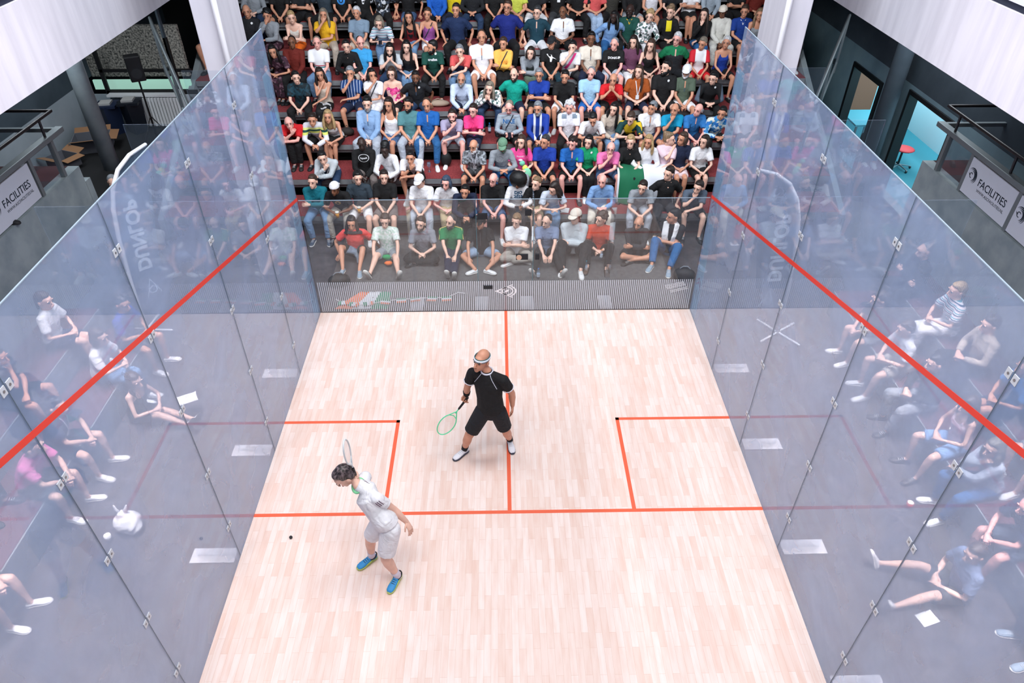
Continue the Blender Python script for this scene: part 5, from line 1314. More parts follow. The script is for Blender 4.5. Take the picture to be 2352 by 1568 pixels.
PEOPLE = """
F|-2.85|7|1.00|T:coral|S:black|long:dkbrown|tan|back|bent|greyblue|0|dark_yoke|person with long dark hair in coral tee leaning back on one hand
F|-2.23|3|1.02|T:mint+speck|S:grey|short:brown|fair|knees|longwide|blackstripe|0|-|brown-haired boy in pale speckled tee and grey shorts, legs stretched out
F|-1.56|10|1.00|T:midgrey|L:black|short:brown|fair|clasp|lotus|black|0|beard|man with brown hair and beard in grey tee sitting cross-legged
F|-1.00|4|1.00|T:green|L:navy|buzz:dkgrey|fair|toes|long|navywhite|20|beard,sleevestripe|shaven man in green tee with yellow shoulder stripes and navy trousers
F|-0.45|7|1.00|T:black|S:paleblue|cap:black|tan|knees|butterfly|white|10|zip|man in black cap, black zip tee and pale blue shorts
F|0.22|4|1.00|T:white|L:stone|short:sandy|fair|cross|lotus|white|5|-|sandy-haired man in white tee hugging his crossed legs
F|0.79|5|1.00|T:slateblue|L:black|buzz:dkbrown|fair|toes|longwide|solewhite|20|moustache|man in slate blue tee reaching for his white-soled feet
F|1.33|4|1.12|L:ltgrey|L:black|cap:cream|fair|cross|bent|white|5|glasses|person in cream cap and light grey jacket, knees drawn up
F|1.82|4|1.04|T:rust|L:black|curly:brown|fair|clasp|bent|brown|25|-|curly-haired man in rust red tee holding a drink bottle
F|2.50|13|1.00|L:charcoal|S:black|bald:black|tan|cross|lotus|sandal|0|beard|bald bearded man in charcoal shirt sitting cross-legged with sandals
F|3.18|3|1.09|T:black|L:jeans|short:black|tan|cross|bent|greyblue|25|towel|dark-haired man in jeans with a white towel round his neck
0|-3.68|15|1.00|L:teal|L:ltjeans|short:brown|fair|cross|apart|navywhite|15|-|man in teal shirt and faded jeans resting on crossed forearms
0|-3.21|30|1.00|T:black|L:stone|capback:white|brown|lap|apart|black|10|print:gold|man in backwards white cap and black tee holding a beer
0|-2.82|5|1.00|T:dkslate|S:white|short:black|fair|lap|apart|white|-20|-|man in dark slate tee and white shorts holding a beer
0|-2.31|4|1.01|T:black|S:taupe|short:dkbrown|fair|clasp|apart|white|-15|-|dark-haired man in black tee with hands clasped between bare knees
0|-1.61|15|1.00|T:white|L:palegrey|cap:white|fair|clasp|apart|white|0|-|man in white cap, white tee and pale grey trousers
0|-1.12|20|1.00|T:white|L:khaki|bob:bluegrey|pink|lap|together|brown|15|-|woman with blue-grey bob in white sleeveless top and khaki trousers
0|-0.78|38|1.00|L:navy|L:charcoal|short:black|tan|clasp|apart|black|0|-|dark-haired man in navy jacket bending forward
0|-0.21|13|1.00|T:black|S:denim|bald:grey|pink|clasp|apart|white|15|glasses|bald man with glasses in black tee and blue shorts
0|0.25|17|1.00|L:white|L:charcoal|afro:black|brown|phone|together|black|0|text:DJO|woman with big curly hair in white printed sweatshirt
0|0.60|23|1.00|T:black|S:khaki|tied:dkblonde|fair|lap|together|white|15|-|girl with tied-back hair in black tee beside the glass door edge
0|0.93|33|1.00|T:palegreyblue|L:ltjeans|long:dkbrown|fair|phone|together|white|60|-|young woman with long dark hair turned towards her neighbour
0|1.88|18|1.00|L:ltblue|L:cream|bald:grey|pink|lap|apart|brown|0|-|elderly bald man in light blue shirt and cream trousers
0|2.67|32|1.00|T:grey|L:palegrey|short:dkbrown|fair|clasp|apart|white|-5|-|dark-haired man in grey tee and pale trousers
0|3.19|4|1.06|T:black|L:charcoal|tied:dkbrown|fair|side|apart|white|20|-|woman in black v-neck tee and charcoal trousers sitting upright
0|3.74|33|1.00|T:slate|S:black|short:dkbrown|fair|chin|apart|black|10|-|man in slate tee resting chin on his fist beside right glass wall
1|-3.50|43|1.00|L:ltgrey|L:dkjeans|short:black|fair|chin|apart|white|-10|cord|man in light grey hoodie, chin on hand
1|-2.81|13|1.00|L:black|L:taupe|bald:black|dark|clasp|apart|black|0|text:Squash|man in black sweatshirt with a white round print
1|-2.29|31|1.00|L:white|S:white|afrobun:black|dark|clasp|together|white|0|collar:navy|woman in white zip jacket with navy collar
1|-1.83|44|1.00|T:white|S:black|short:black|tan|chin|apart|white|0|watch|man in white tee and black shorts with fist at his mouth
1|-0.57|21|1.00|T:grey+leaf|S:dkgrey|bald:grey|tan|clasp|apart|brown|5|beard:white,glasses,lanyard|bald bearded man in grey leaf-pattern shirt with a lanyard
1|-0.03|18|1.00|L:grey|L:jeans|cap:sage|tan|phone|apart|brown|0|beard,glasses|man in sage green cap and grey sweater
1|0.35|10|1.00|T:pink|L:grey|long:brown|fair|lap|together|white|5|text:FRANKY|woman in bright pink tee holding a plush toy
1|0.83|10|1.00|T:royal|S:black|short:dkgrey|tan|clasp|apart|white|15|-|man in royal blue tee and black shorts with clasped hands
1|1.38|15|1.00|T:blue|S:black|short:dkbrown|pink|clasp|apart|black|10|sunglasses|man in blue polo with sunglasses pushed up on his hair
1|1.68|11|1.00|T:kelly|L:black|bob:black|fair|clasp|together|white|-5|badge|woman with black bob in bright green tee
1|2.09|28|1.00|T:rosepink|S:denim|fringe:grey|pink|chin|apart|black|-10|glasses|old man in pink polo and denim shorts, chin on hand
1|2.52|12|1.00|T:black|L:black|tied:blonde|fair|clasp|together|black|-5|-|woman with tied blonde hair in black v-neck top
1|2.88|12|1.00|L:white|L:black|long:blonde|tan|lap|together|black|0|-|woman with wavy blonde hair in white blouse
1|3.31|4|1.01|T:palepink|S:blue|bun:dkblonde|fair|chin|together|black|-70|-|woman with hair bun in pale pink tee turned to her neighbour
1|3.57|4|1.01|T:navy|S:pinkwhite|bob:brown|tan|lap|together|black|50|-|woman with brown bob in navy tee facing her neighbour
1|3.99|13|1.00|T:white|S:black|bob:dkbrown|fair|clasp|together|black|10|-|woman with short dark hair in white tee and black shorts
2|-4.31|44|1.00|T:red|L:black|bald:grey|pink|chin|together|sandal|-10|-|bald man in red tee with hand over his mouth
2|-3.83|38|1.00|L:whitegrey+band|S:black|short:dkbrown|tan|clasp|apart|black|-5|-|boy in pale hoodie with yellow and green chest bands
2|-3.50|32|1.00|K:white|S:black|long:blonde|tan|clasp|together|black|0|-|woman with long blonde hair in white frilled top
2|-2.75|4|1.08|L:skyshirt|L:palegrey|short:black|fair|clasp|apart|brown|0|beard:grey,placket|man with grey beard in pale blue shirt and pale trousers
2|-2.32|4|1.05|K:white|S:denim|long:dkbrown|tan|clasp|together|white|5|-|young woman with long dark hair in white vest top
2|-1.93|3|1.04|T:tealgrey|L:palegrey|short:black|tan|clasp|apart|white|15|beard|bearded man in teal grey tee and pale grey trousers
2|-1.55|4|1.04|T:blue|L:jeans|buzz:brown|tan|clasp|apart|white|0|placket|man in bright blue polo shirt and jeans
2|-1.05|32|1.00|T:lilac|S:palegrey|short:dkbrown|pink|chin|apart|white|0|beard|man in lilac tee with fist under his chin
2|-0.60|19|1.00|T:hotpink|L:navy|tied:dkbrown|pink|cross|together|black|5|glasses|woman with glasses in hot pink tee, arms folded
2|0.13|9|1.00|L:heather|S:black|buzz:pinkskin|pink|phone|apart|black|-5|glasses,text:NIKE,strap|man in heather grey sweatshirt with blue chest lettering
2|0.70|14|1.00|L:royal+jacket|S:navy|short:grey|tan|clasp|apart|black|0|beard:grey|man in blue and white track jacket with lime collar
2|1.35|10|1.00|T:whitegrey|L:black|curly:white|pink|clasp|apart|black|0|yoke|white-haired man in pale tee with grey shoulders
2|1.79|40|1.00|T:white|S:grey|short:black|tan|phone|apart|white|-5|-|black-haired boy in white tee leaning forward
2|2.25|17|1.00|L:beige|L:ltjeans|vlong:black|fair|clasp|together|white|0|-|woman with very long black hair in beige jacket
2|2.61|39|1.00|T:dkgreen+yellow|L:black|short:brown|fair|phone|together|black|0|-|short-haired person in dark green and yellow top reading a phone
2|3.03|15|1.00|T:white|S:navy|short:grey|tan|clasp|apart|black|15|sunglasses,placket|grey-haired man in white polo with raised sunglasses
2|3.48|20|1.00|T:turq|S:denim|recede:brown|tan|chin|apart|black|10|-|man in turquoise tee with fist at his mouth
2|3.95|21|1.00|T:azure|S:navy|bald:grey|pink|clasp|apart|black|20|placket|old bald man in azure blue polo shirt
2|4.42|29|1.00|L:blue+camo|L:black|short:black|tan|lap|apart|black|0|-|person in blue and white patterned jacket at the row end
3|-4.28|18|1.00|T:dkteal+leaf|L:black|short:black|fair|clasp|apart|black|-15|-|man in dark teal patterned shirt and black trousers
3|-3.81|6|1.00|K:beige|L:black+cow|long:dkbrown|tan|chin|together|black|-15|-|woman with long hair in beige top and black and white trousers
3|-3.18|4|1.01|T:navy+vstripe|S:navy|short:grey|tan|face|apart|brown|0|-|grey-haired man in striped navy shirt covering his face
3|-2.72|10|1.00|T:white|L:white|bob:black|tan|face|together|white|-25|strap|woman with dark hair in white blouse, hand at her neck
3|-2.32|4|1.00|K:pink+floral|S:black|bob:brown|fair|lap|together|black|0|glasses|woman with glasses in pink floral top
3|-1.82|19|1.00|T:nearblack|L:dkjeans|short:black|brown|side|apart|black|0|beard,badge|man in black polo with small white chest badge
3|-0.84|24|1.00|L:paleshirt|L:navy|bald:grey|tan|clasp|apart|black|-5|beard:grey|bald man in pale blue shirt with rolled sleeves
3|-0.26|44|1.00|L:white+leaf|L:dkjeans|long:greyblonde|fair|chin2|apart|black|0|-|grey-blonde woman in leaf print shirt, hands at her mouth
3|0.25|10|1.00|T:seagreen|S:navy|recede:dkbrown|fair|side|apart|white|0|beard|man in sea green tee with hands at his sides
3|0.75|13|1.00|T:royal|S:black|short:grey|tan|cross|apart|white|-5|glasses|grey-haired man with glasses in royal blue tee, arms folded
3|1.31|19|1.00|T:black|S:white|short:black|tan|clasp|apart|white|-10|-|man in black tee and white shorts
3|1.86|7|1.00|T:skyblue|S:blue|buzz:grey|pink|clasp|apart|white|0|-|tall greying man in sky blue tee and blue shorts
3|2.31|27|1.00|T:red|S:black|bald:grey|tan|chin2|apart|black|0|-|bald man in red tee with both hands at his chin
3|2.86|4|1.02|T:ochre|S:navy|vlong:brown|fair|lap|apart|black|0|lanyard|person with very long brown hair in rust brown tee
3|3.43|4|1.13|T:black|S:black|short:black|fair|clasp|apart|black|15|beard,badge|bearded man in black tee with round white chest badge
3|3.87|4|1.03|T:olive|S:white|cap:white|tan|clasp|apart|white|-5|beard,glasses|bearded man in white cap and olive green polo
3|4.41|25|1.00|L:slate+vest|L:black|short:black|fair|lap|apart|black|0|glasses,badge|man with glasses in black vest over slate sleeves
4|-4.84|32|1.00|T:plum+floral|L:plum+floral|long:black|tan|lap|together|black|0|-|woman with long black hair in dark floral dress
4|-4.49|4|1.01|L:rustdark|L:black|buzz:black|brown|clasp|apart|black|0|-|man in dark rust sweater
4|-3.96|5|1.00|T:white+chest|L:ltjeans|buzz:pinkskin|pink|clasp|apart|black|-5|-|man in white football shirt with red and green chest stripe
4|-3.33|19|1.00|L:black|L:black|short:black|fair|lap|together|black|0|-|woman in loose black v-neck top
4|-3.04|4|1.00|T:skyblue2|S:beige|recede:dkbrown|pink|clasp|apart|black|-15|-|man in bright sky blue tee leaning over
4|-2.41|28|1.00|T:ltgrey|L:dkjeans|long:black|fair|chin2|apart|black|0|beard|man with long black hair in light grey tee, hands under chin
4|-2.03|21|1.00|K:black|L:ltjeans|vlong:black|fair|clasp|together|black|-5|-|woman with very long black hair in black top and pale jeans
4|-1.50|21|1.00|T:bottle|L:black|short:black|tan|clasp|apart|black|60|beard,text:crefisa|bearded man in dark green football shirt looking sideways
4|-0.90|33|1.00|T:salmon|L:ltjeans|short:grey|fair|chin|apart|black|0|vest|grey-haired man in coral tee and navy gilet, hand at chin
4|-0.44|3|1.13|T:white|S:white|buzz:brown|tan|clasp|apart|white|-5|placket|tall man in white polo and white shorts
4|0.03|12|1.00|L:amber|L:black|tied:brown|tan|cross|together|black|0|strap|woman in amber yellow top with folded arms
4|0.62|38|1.00|L:grey|L:olive|bob:dkbrown|fair|cross|together|black|0|-|woman with brown bob in grey knit leaning forward
4|1.07|8|1.00|T:black|L:dkteal|cap:nearblack|tan|clasp|apart|black|0|print:white|man in dark cap and black tee with white figure print
4|1.48|24|1.00|T:white|L:charcoal|tied:black|fair|face|apart|black|5|pinkbag|person in white tee with bright pink bag strap
4|1.91|4|1.07|T:cream|L:navy|short:black|brown|clasp|apart|black|-5|placket|man in cream polo shirt
4|2.40|15|1.00|T:black|S:palegrey|buzz:grey|pink|clasp|apart|black|10|text:DORKUP|man in black tee with white chest lettering and pale shorts
4|2.83|7|1.00|L:plumlt|L:white|long:dkbrown|fair|lap|together|white|-5|-|woman with curly dark hair in plum top and white trousers
4|3.18|20|1.00|K:black|S:black|long:brown|fair|clasp|together|black|5|-|woman with shoulder-length brown hair in black vest top
4|3.77|3|1.05|T:kelly2|L:nearblack|short:white|pink|side|apart|black|0|glasses,vest|white-haired man in green and black polo
4|4.31|15|1.00|T:white+redsides|S:red|short:greyblonde|tan|clasp|apart|white|5|-|woman in white and red sports shirt and red shorts
4|4.82|12|1.00|K:royal|S:black|short:white|tan|clasp|apart|black|0|-|white-haired woman in royal blue vest top
5|-5.58|4|1.05|T:nearblack|L:black|recede:grey|tan|clasp|apart|black|0|badge|man in black tee beside the left column
5|-5.10|16|1.00|L:grey|L:plum+floral|curly:black|tan|face|together|black|0|-|woman in grey cardigan with hand at her cheek
5|-4.59|22|1.00|K:offwhite|L:orange|tied:blonde|fair|cross|together|black|0|-|blonde woman in white sleeveless top and orange trousers
5|-3.90|14|1.00|T:yellow|L:beige|long:greyblonde|tan|face|apart|black|0|-|long-haired man in yellow tee covering his face
5|-3.18|6|1.00|T:bluegreyshirt|S:beige|short:white|tan|clasp|apart|brown|0|-|white-haired man in blue-grey short sleeved shirt
5|-2.65|36|1.00|T:white+hstripe|L:ltjeans|bob:greyblonde|fair|phone|together|black|0|-|woman in striped blue and white top looking at her phone
5|-2.05|23|1.00|K:dkred|L:ltjeans|vlong:black|tan|clasp|together|black|0|-|woman with long black hair in dark red top
5|-1.64|12|1.00|K:purple|S:white|tied:brown|tan|clasp|together|black|0|strap|woman in purple tank top with a cross-body strap
5|-1.00|4|1.06|T:dknavy|L:black|short:dkbrown|tan|side|apart|black|0|-|man in dark navy tee with arms hanging straight
5|0.13|3|1.13|T:navyblue|L:black|short:brown|tan|side|apart|black|0|glasses|man with glasses in deep blue shirt
5|0.79|5|1.00|T:petrol|L:white|short:dkgrey|fair|side|apart|black|0|glasses|man in petrol green polo and white trousers
5|1.35|3|1.00|T:white|L:black|buzz:black|brown|lap|apart|black|0|placket|man in white polo shirt holding a bottle
5|2.43|25|1.00|L:ltblue|L:jeans|long:black|dark|side|apart|black|20|-|person with dark dreadlocks in light blue shirt twisting round
5|2.83|4|1.04|T:bottle|L:black|bald:black|dark|clasp|apart|black|0|beard,yellowcollar|bearded man in green jersey with yellow collar
5|3.23|23|1.00|L:white+leaf|L:white|curly:blonde|fair|lap|together|white|0|-|woman with curly blonde hair in floral white top
5|3.73|5|1.00|L:black|L:black|curly:dkblonde|fair|lap|together|black|0|yellowfront|woman with curly hair in black jacket over yellow top
5|4.45|18|1.00|L:black|L:jeans|vlong:dkbrown|fair|chin|together|black|0|-|woman with long dark hair in black top, hand at chin
5|4.89|4|1.00|L:offwhite|L:offwhite|cap:cream|brown|clasp|apart|black|-5|-|man in cream cap and off-white sweatshirt
5|5.38|4|1.00|T:royaldk|S:black|short:brown|tan|clasp|together|black|0|yellowcollar:white|person in blue jersey with white collar
5|5.67|19|1.00|K:grey|L:black|long:dkblonde|tan|clasp|together|black|0|-|woman with long hair beside the right column
6|-5.65|6|1.00|L:grey|L:dkjeans|short:black|fair|lap|apart|black|0|-|person in grey top whose lap shows by the left column
6|-5.04|6|1.00|T:black|S:black|short:brown|tan|clasp|apart|black|0|-|person in black tee and shorts, leftmost bare knees of the top row
6|-4.55|6|1.00|T:nearblack|S:black|short:black|tan|cross|apart|black|0|-|person in black with folded bare arms
6|-4.04|6|1.00|T:dkslate|L:black|short:black|fair|side|apart|black|0|-|person in dark slate tee behind the man in yellow
6|-3.62|6|1.00|T:black|S:black|short:brown|tan|clasp|apart|black|0|print:blue|person in black tee with round blue print
6|-3.17|6|1.00|T:black|L:black|short:brown|tan|side|apart|black|0|print:white|person in black tee with white print behind white-haired man
6|-2.73|6|1.00|T:black+leafwhite|L:black|short:brown|tan|side|apart|black|0|-|person in black and white patterned tee
6|-2.14|6|1.00|T:black|S:denim|short:brown|tan|side|together|black|0|-|person in black tee and short denim behind woman in dark red top
6|-1.47|6|1.00|L:cobalt|L:black|short:brown|tan|clasp|apart|black|0|vest|person in cobalt blue sleeves and navy vest
6|-1.08|6|1.00|T:yellow2|L:navy|short:brown|fair|side|apart|black|0|-|person in yellow tee on the topmost row
6|-0.66|6|1.00|L:nearblack|L:dkjeans|short:black|tan|lap|apart|black|0|-|person in black long sleeves and jeans on the topmost row
6|-0.17|6|1.00|T:black|L:black|short:brown|tan|clasp|apart|black|0|-|person in black with bare forearms hanging straight down
6|0.35|6|1.00|T:lime|S:dkgrey|long:brown|tan|clasp|together|black|0|-|person in lime yellow top
6|0.75|6|1.00|T:nearblack|L:white|short:brown|tan|lap|apart|black|0|-|person in dark tee and white trousers
6|1.29|6|1.00|T:black|L:dkgrey|short:brown|tan|side|apart|black|0|badgecard|person in black with a white card badge on the chest
6|1.77|6|1.00|T:black|L:black|long:brown|tan|lap|apart|black|0|-|person in black holding white paper
6|2.14|6|1.00|T:salmon|L:paleblue|long:brown|tan|lap|together|black|0|-|person in coral top and pale trousers
6|2.53|6|1.00|T:dkolive|L:black|short:brown|tan|side|apart|black|0|-|person in dark olive tee
6|2.98|6|1.00|L:black|S:grey|short:brown|fair|clasp|apart|black|0|-|person in black top and grey shorts on the topmost row
6|3.45|6|1.00|K:whitegrey|S:black|long:brown|tan|clasp|together|black|0|-|person in pale vest top and black skirt
6|3.92|6|1.00|T:nearblack|S:black|long:brown|fair|clasp|together|black|0|-|person in black with bare knees behind curly-haired woman
6|4.34|6|1.00|T:white|S:black|short:brown|tan|cross|together|black|0|-|person in white tee and black shorts on the topmost row
6|4.80|6|1.00|L:heather|L:black|short:brown|tan|clasp|apart|black|0|-|person in pale grey sweatshirt
6|5.38|6|1.00|T:black|L:black|short:brown|tan|cross|apart|black|0|-|person in black tee with crossed arms near the right column
6|5.86|6|1.00|L:rustdark|L:black|short:brown|tan|lap|apart|black|0|-|person in dark red-brown beside the right column, topmost row
5|-6.42|4|1.14|T:nearblack|S:navy|short:brown|tan|clasp|apart|black|0|-|person in black tee sitting beyond the left column
5|6.42|2|1.15|L:black|L:black|short:brown|fair|clasp|apart|white|0|-|person in black with white shoes beyond the right column
"""
# ------------------------------------------------------------------ the spectators
ROWP = {'F': 'sitting on the floor behind the glass', '0': 'on the front tier', '1': 'on the second tier', '2': 'on the third tier', '3': 'on the fourth tier', '4': 'on the fifth tier', '5': 'on the sixth tier', '6': ''}
ROWN = {'F': 'floor', '0': 'front tier', '1': 'second tier', '2': 'third tier', '3': 'fourth tier', '4': 'fifth tier', '5': 'sixth tier', '6': 'topmost row'}
SEATED = {}
for idx, line in enumerate(PEOPLE.strip().split('\n')):
    row, x, lean, sc, top, bot, hair, skin, arms, legs, shoes, yaw, extras, label = line.split('|')
    x = float(x); lean = float(lean); sc = float(sc); rr = random.Random(idx * 7 + 1)
    if row == 'F': y, z, drop, fl_ = 11.62, .004, 0, True
    else: k = int(row); y, z, drop, fl_ = 12.39 + .8 * k + .17, .45 + .4 * k, (-.45 if k == 0 else -.40), False
    # everyone follows the ball near the left wall
    byaw = math.degrees(math.atan2(x + 2.66, y - 5.1)); yw = max(-75, min(75, byaw * .8 + float(yaw) * .9 + rr.uniform(-6, 6)))
    pitch = rr.uniform(-3, 8) + (22 if arms == 'phone' else 0)
    if abs(float(yaw)) >= 45: yw = float(yaw)
    lab = label + ((', ' + ROWP[row]) if len((label + ' ' + ROWP[row]).split()) <= 16 and row != '6' and 'tier' not in label and 'row' not in label else '')
    vox = .0165 if row in 'F012' else .020
    root, Jp = person((x, y, z), math.radians({'white towel': -22, 'rust red': -8, 'cream cap and light': -6}.get(next((q for q in ('white towel', 'rust red', 'cream cap and light') if q in label), ''), rr.uniform(-5, 5) if row != 'F' else 0)), lean, sc, top, bot, hair, skin, arms, legs, shoes, yw, pitch, extras, lab, 'spectators on the ' + ROWN[row], vox, idx, drop, fl_)
    SEATED[label] = (root, Jp)
def who(s): return next(v for k, v in SEATED.items() if s in k)
r_, j_ = who('backwards white cap'); beer(r_, j_, 'plastic cup of beer held by the man in backwards white cap')
r_, j_ = who('dark slate tee and white'); beer(r_, j_, 'plastic cup of beer held by the man in dark slate tee')
def at(r_, p): return (r_.location.x + p[0], r_.location.y + p[1], r_.location.z + p[2])
r_, j_ = who('rust red tee'); c = (j_['W'][0] + j_['W'][1]) / 2 + V3(0, -.08, -.12); bottle(*at(r_, c), .20, .028, MC, principled('cap_orange', (240, 130, 30), .5), 'drink bottle with orange cap held by curly-haired man in rust tee')
# plush toy
r_, j_ = who('bright pink tee'); c = at(r_, (.05, -.22, .17)); o = empty('plush_toy', c); setp(o, 'pastel green and yellow plush toy held by the woman in bright pink tee', 'toy')
for nm, p, r3, col in (('toy_head', (-.03, 0, .17), (.06, .055, .055), (120, 206, 176)), ('toy_body', (.03, -.02, .07), (.06, .05, .07), (232, 224, 110)), ('toy_cap', (-.06, .0, .23), (.045, .03, .025), (240, 214, 232)), ('toy_blanket', (.07, -.08, -.02), (.09, .035, .12), (140, 220, 180)), ('toy_blanket', (-.10, -.06, -.02), (.08, .035, .06), (236, 190, 220))):
    mb = MB(); mb.ell(p, r3, None, 12, 8); put(nm, mb.mesh(nm, principled('toy_%d_%d_%d' % col, col, .85), True), o)
# jacket over the lap of the man in coral
r_, j_ = who('coral tee'); o = empty('jacket', at(r_, (-.02, -.20, .20))); setp(o, 'crumpled blue-grey jacket on the lap of the person in coral tee', 'jacket')
mb = MB(); mb.sweep([(-.20, .04, .0), (-.06, 0, .05), (.05, -.02, .0), (.09, -.08, -.10), (.08, -.12, -.17)], [(.09, .06), (.12, .06), (.10, .05), (.06, .035), (.035, .02)], side=(0, 1, 0), n=12)
job('folded_cloth', mb, .012, blotch('jacket_grey', [(118, 134, 152), (98, 112, 130), (136, 150, 166)], 14), o, 2)
r_, j_ = who('pale speckled tee'); o = empty('hand_puppet', at(r_, (.0, -.34, .12))); setp(o, 'green and orange soft toy held between the legs of the seated boy', 'toy')
for nm, p, r3, col in (('toy_body', (0, 0, .04), (.09, .05, .05), (30, 150, 90)), ('toy_hair', (.03, -.07, -.05), (.08, .05, .04), (244, 120, 50))):
    mb = MB(); mb.ell(p, r3, None, 12, 8); mb.v = [(a + rnd.uniform(-.006, .006), b_ + rnd.uniform(-.006, .006), c_) for a, b_, c_ in mb.v]; put(nm, mb.mesh(nm, principled('toy_%d_%d_%d' % col, col, .85), True), o)
r_, j_ = who('tied-back hair in black'); g_ = np.array(at(r_, (j_['W'][0] + V3(.02, -.09, -.03)))); racket(tuple(g_), V3(.2, -.15, -.9), V3(.1, -1, .1), ('grey', (120, 132, 150)), 'squash racket hanging from the hand of the girl by the glass door')
r_, j_ = who('blue chest lettering'); 
for lb, nm in (('blue chest lettering', 'heather sweatshirt'), ('reading a phone', 'dark green and yellow top'), ('looking at her phone', 'striped top'), ('white printed sweatshirt', 'printed sweatshirt')):
    r_, j_ = who(lb); c = (j_['W'][0] + j_['W'][1]) / 2 + V3(0, -.10, .01); o = boxes('phone', [(-.036, .036, -.075, .075, -.004, .004)], principled('phone_dark', (26, 34, 46), .2), None, at(r_, c), bevel=.003); o.rotation_euler = (.3, 0, .1); setp(o, 'mobile phone in the hands of the person in %s' % nm, 'phone')

# people beside the court, seen through the side glass: facing it
SIDE = [  # x, y, seat, rz, lean, top, bot, hair, skin, arms, legs, shoes, yaw, label
 (-5.80, 6.25, 0, 90, 20, 'T:navy', 'S:charcoal', 'short:dkbrown', 'fair', 'clasp', 'apart', 'white', 0, 'lanyard', 'man in navy tee with a lanyard on the left bench'),
 (-5.82, 5.60, 0, 90, 26, 'T:rosepink', 'S:dkgrey', 'short:dkbrown', 'fair', 'clasp', 'apart', 'white', -10, '-', 'man in pink shouldered tee and white shoes on the left bench'),
 (-5.30, 7.25, 'f', 75, 14, 'K:nearblack', 'S:black', 'long:brown', 'fair', 'phone', 'long', 'sandal', 10, '-', 'woman in black vest top with legs stretched out, on the floor left of court'),
 (-5.82, 7.60, 0, 90, 16, 'T:white', 'L:ltjeans', 'bob:brown', 'fair', 'phone', 'together', 'white', 10, '-', 'woman in white tee on the left bench behind the one on the floor'),
 (-5.80, 4.10, 0, 95, 20, 'T:grey', 'S:olive', 'short:brown', 'fair', 'clasp', 'apart', 'white', 0, '-', 'person in grey tee on the left bench nearest the front wall'),
 (-5.80, 8.40, 0, 85, 14, 'T:royal', 'S:navy', 'short:black', 'tan', 'lap', 'apart', 'white', 15, '-', 'person in blue tee at the far end of the left bench'),
 (-6.48, 6.70, 1, 90, 12, 'T:black', 'S:black', 'short:black', 'tan', 'chin', 'apart', 'black', 0, '-', 'person in black tee on the upper left bench'),
 (-6.48, 7.90, 1, 90, 10, 'T:white', 'S:navy', 'tied:brown', 'fair', 'lap', 'together', 'white', 10, '-', 'woman in white tee on the upper left bench'),
 (-6.48, 5.20, 1, 90, 10, 'T:slate', 'L:navy', 'buzz:grey', 'fair', 'clasp', 'apart', 'black', -10, '-', 'man in slate tee on the upper left bench'),
 (5.78, 8.35, 0, -90, 20, 'T:black', 'S:grey', 'short:brown', 'fair', 'clasp', 'apart', 'white', 0, '-', 'person in black tee and white shoes at the far end of the right bench'),
 (5.78, 7.60, 0, -90, 16, 'T:white', 'S:stone', 'short:brown', 'fair', 'lap', 'apart', 'white', 0, '-', 'person in white tee and pale shorts on the right bench'),
 (5.78, 6.85, 0, -90, 12, 'L:nearblack', 'L:grey', 'short:black', 'fair', 'lap', 'apart', 'black', 0, '-', 'person in long sleeved black top on the right bench'),
 (5.78, 6.05, 0, -88, 10, 'K:palepink', 'S:ltblue', 'long:brown', 'fair', 'lap', 'apart', 'sandal', -5, '-', 'woman in pale pink vest top on the right bench'),
 (5.80, 5.35, 0, -92, 18, 'L:palegrey', 'L:jeans', 'long:greyblonde', 'fair', 'chin', 'apart', 'white', -15, '-', 'woman in pale grey long sleeves, chin on hand, right bench'),
 (5.05, 4.25, 'f', -95, 8, 'T:slateblue', 'S:dkgrey', 'short:brown', 'fair', 'lap', 'longwide', 'white', -20, '-', 'person in blue-grey tee with legs stretched wide on the floor right of court'),
 (5.82, 4.55, 0, -92, 26, 'T:navy', 'S:slate', 'bald:grey', 'pink', 'clasp', 'apart', 'white', -15, '-', 'bald man in navy tee leaning forward on the right bench'),
 (5.80, 3.55, 0, -92, 18, 'T:navy', 'L:slate', 'short:brown', 'fair', 'clasp', 'apart', 'greyblue', -15, '-', 'person in navy tee and slate trousers at the near end of the right bench'),
 (6.48, 7.95, 1, -90, 12, 'T:white+hstripe', 'L:white', 'tied:blonde', 'fair', 'phone', 'together', 'white', 0, '-', 'woman in striped top on the upper right bench'),
 (6.48, 7.15, 1, -90, 10, 'L:beige', 'L:black', 'short:dkbrown', 'fair', 'lap', 'apart', 'black', 0, '-', 'person in beige jacket on the upper right bench'),
 (6.48, 9.00, 1, -90, 8, 'L:nearblack', 'L:black', 'buzz:grey', 'fair', 'cross', 'apart', 'black', 0, '-', 'man in black with folded arms on the upper right bench'),
 (6.48, 6.30, 1, -90, 12, 'T:azure', 'S:navy', 'long:dkbrown', 'tan', 'lap', 'together', 'white', 0, '-', 'woman in azure tee on the upper right bench'),
 (6.48, 5.40, 1, -90, 10, 'T:white', 'S:grey', 'short:brown', 'fair', 'clasp', 'apart', 'white', 0, '-', 'man in white tee on the upper right bench'),
]
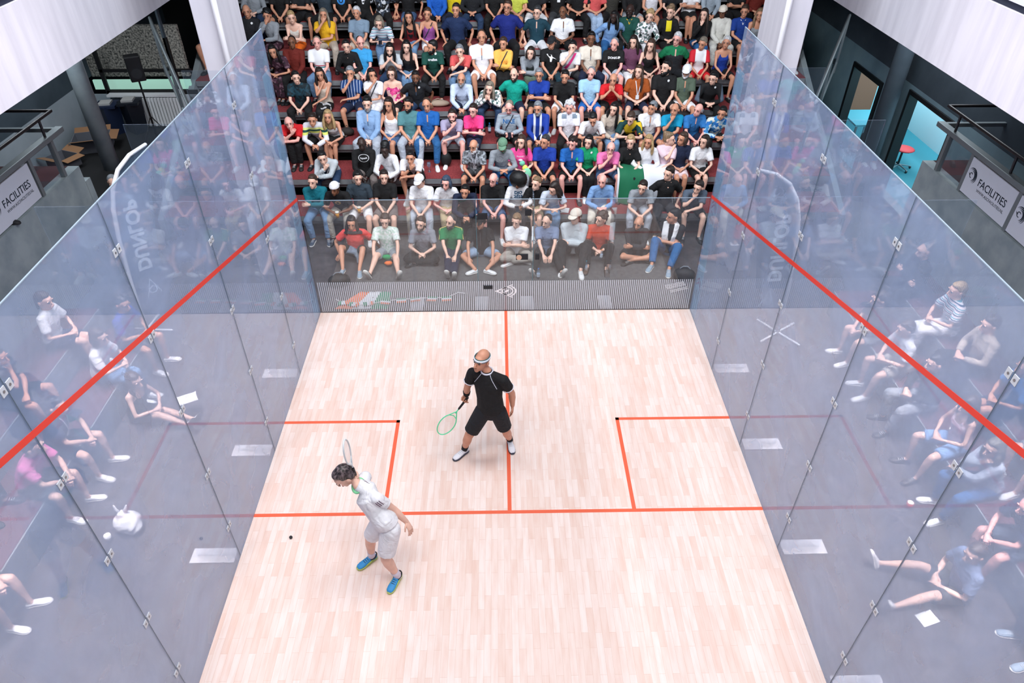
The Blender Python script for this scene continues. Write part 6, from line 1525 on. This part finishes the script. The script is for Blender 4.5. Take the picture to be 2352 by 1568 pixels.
for i, (x, y, st_, rz, lean, top, bot, hair, skin, arms, legs, shoes, yaw, ex, lab) in enumerate(SIDE):
    f_ = st_ == 'f'; z = -.002 if f_ else .456 + .4 * st_
    person((x, y, z), math.radians(rz), lean, 1.0, top, bot, hair, skin, arms, legs, shoes, yaw, 12, ex, lab, 'spectators beside the court', .0185, 500 + i, 0 if f_ else (-.46 if st_ == 0 else -.40), f_)
# on the left gallery, behind the railing; by the left flag; in the office
person((-7.62, 8.9, 2.68), math.radians(75), 12, 1.0, 'T:white+vest', 'S:olive', 'short:dkbrown', 'tan', 'clasp', 'apart', 'black', 0, 12, '-', 'person in black vest over white sleeves sitting behind the left balcony railing', 'gallery visitors', .018, 601, -.45)
boxes_ = boxes('gallery_seat', [(-.22, .22, -.22, .22, .40, .45), (-.20, -.16, -.20, -.16, 0, .40), (.16, .20, -.20, -.16, 0, .40), (-.20, -.16, .16, .20, 0, .40), (.16, .20, .16, .20, 0, .40)], M_VOID, None, (-7.68, 8.9, 2.23)); setp(boxes_, 'dark stool behind the left balcony railing', 'stool')
person((-7.2, 12.0, .70), math.radians(20), 10, 1.0, 'T:black', 'L:black', 'buzz:grey', 'fair', 'lap', 'apart', 'black', 0, 25, '-', 'grey-haired man in black sitting below the curved flag pole on the left', 'hall staff', .018, 602, -.45)
st2 = boxes('bar_stool', [(-.2, .2, -.2, .2, .66, .70), (-.18, -.14, -.18, -.14, 0, .66), (.14, .18, -.18, -.14, 0, .66), (-.18, -.14, .14, .18, 0, .66), (.14, .18, .14, .18, 0, .66), (-.16, .16, -.22, -.18, .22, .25)], M_VOID, None, (-7.2, 12.03, 0)); setp(st2, 'black stool under the grey-haired man left of the stand', 'stool')
person((9.05, 15.75, .47), math.radians(200), 14, 1.0, 'L:black', 'L:black', 'short:dkbrown', 'fair', 'lap', 'apart', 'black', 0, 15, '-', 'dark-clothed person seated inside the right hand office', 'hall staff', .018, 603, -.45)
sb = boxes('office_stool', [(-.22, .22, -.22, .22, .40, .45), (-.03, .03, -.03, .03, .04, .40), (-.22, .22, -.03, .03, 0, .04), (-.03, .03, -.22, .22, 0, .04)], M_BLACKP, None, (9.05, 15.75, .02)); setp(sb, 'black stool under the dark-clothed person in the office', 'stool')
run_jobs()
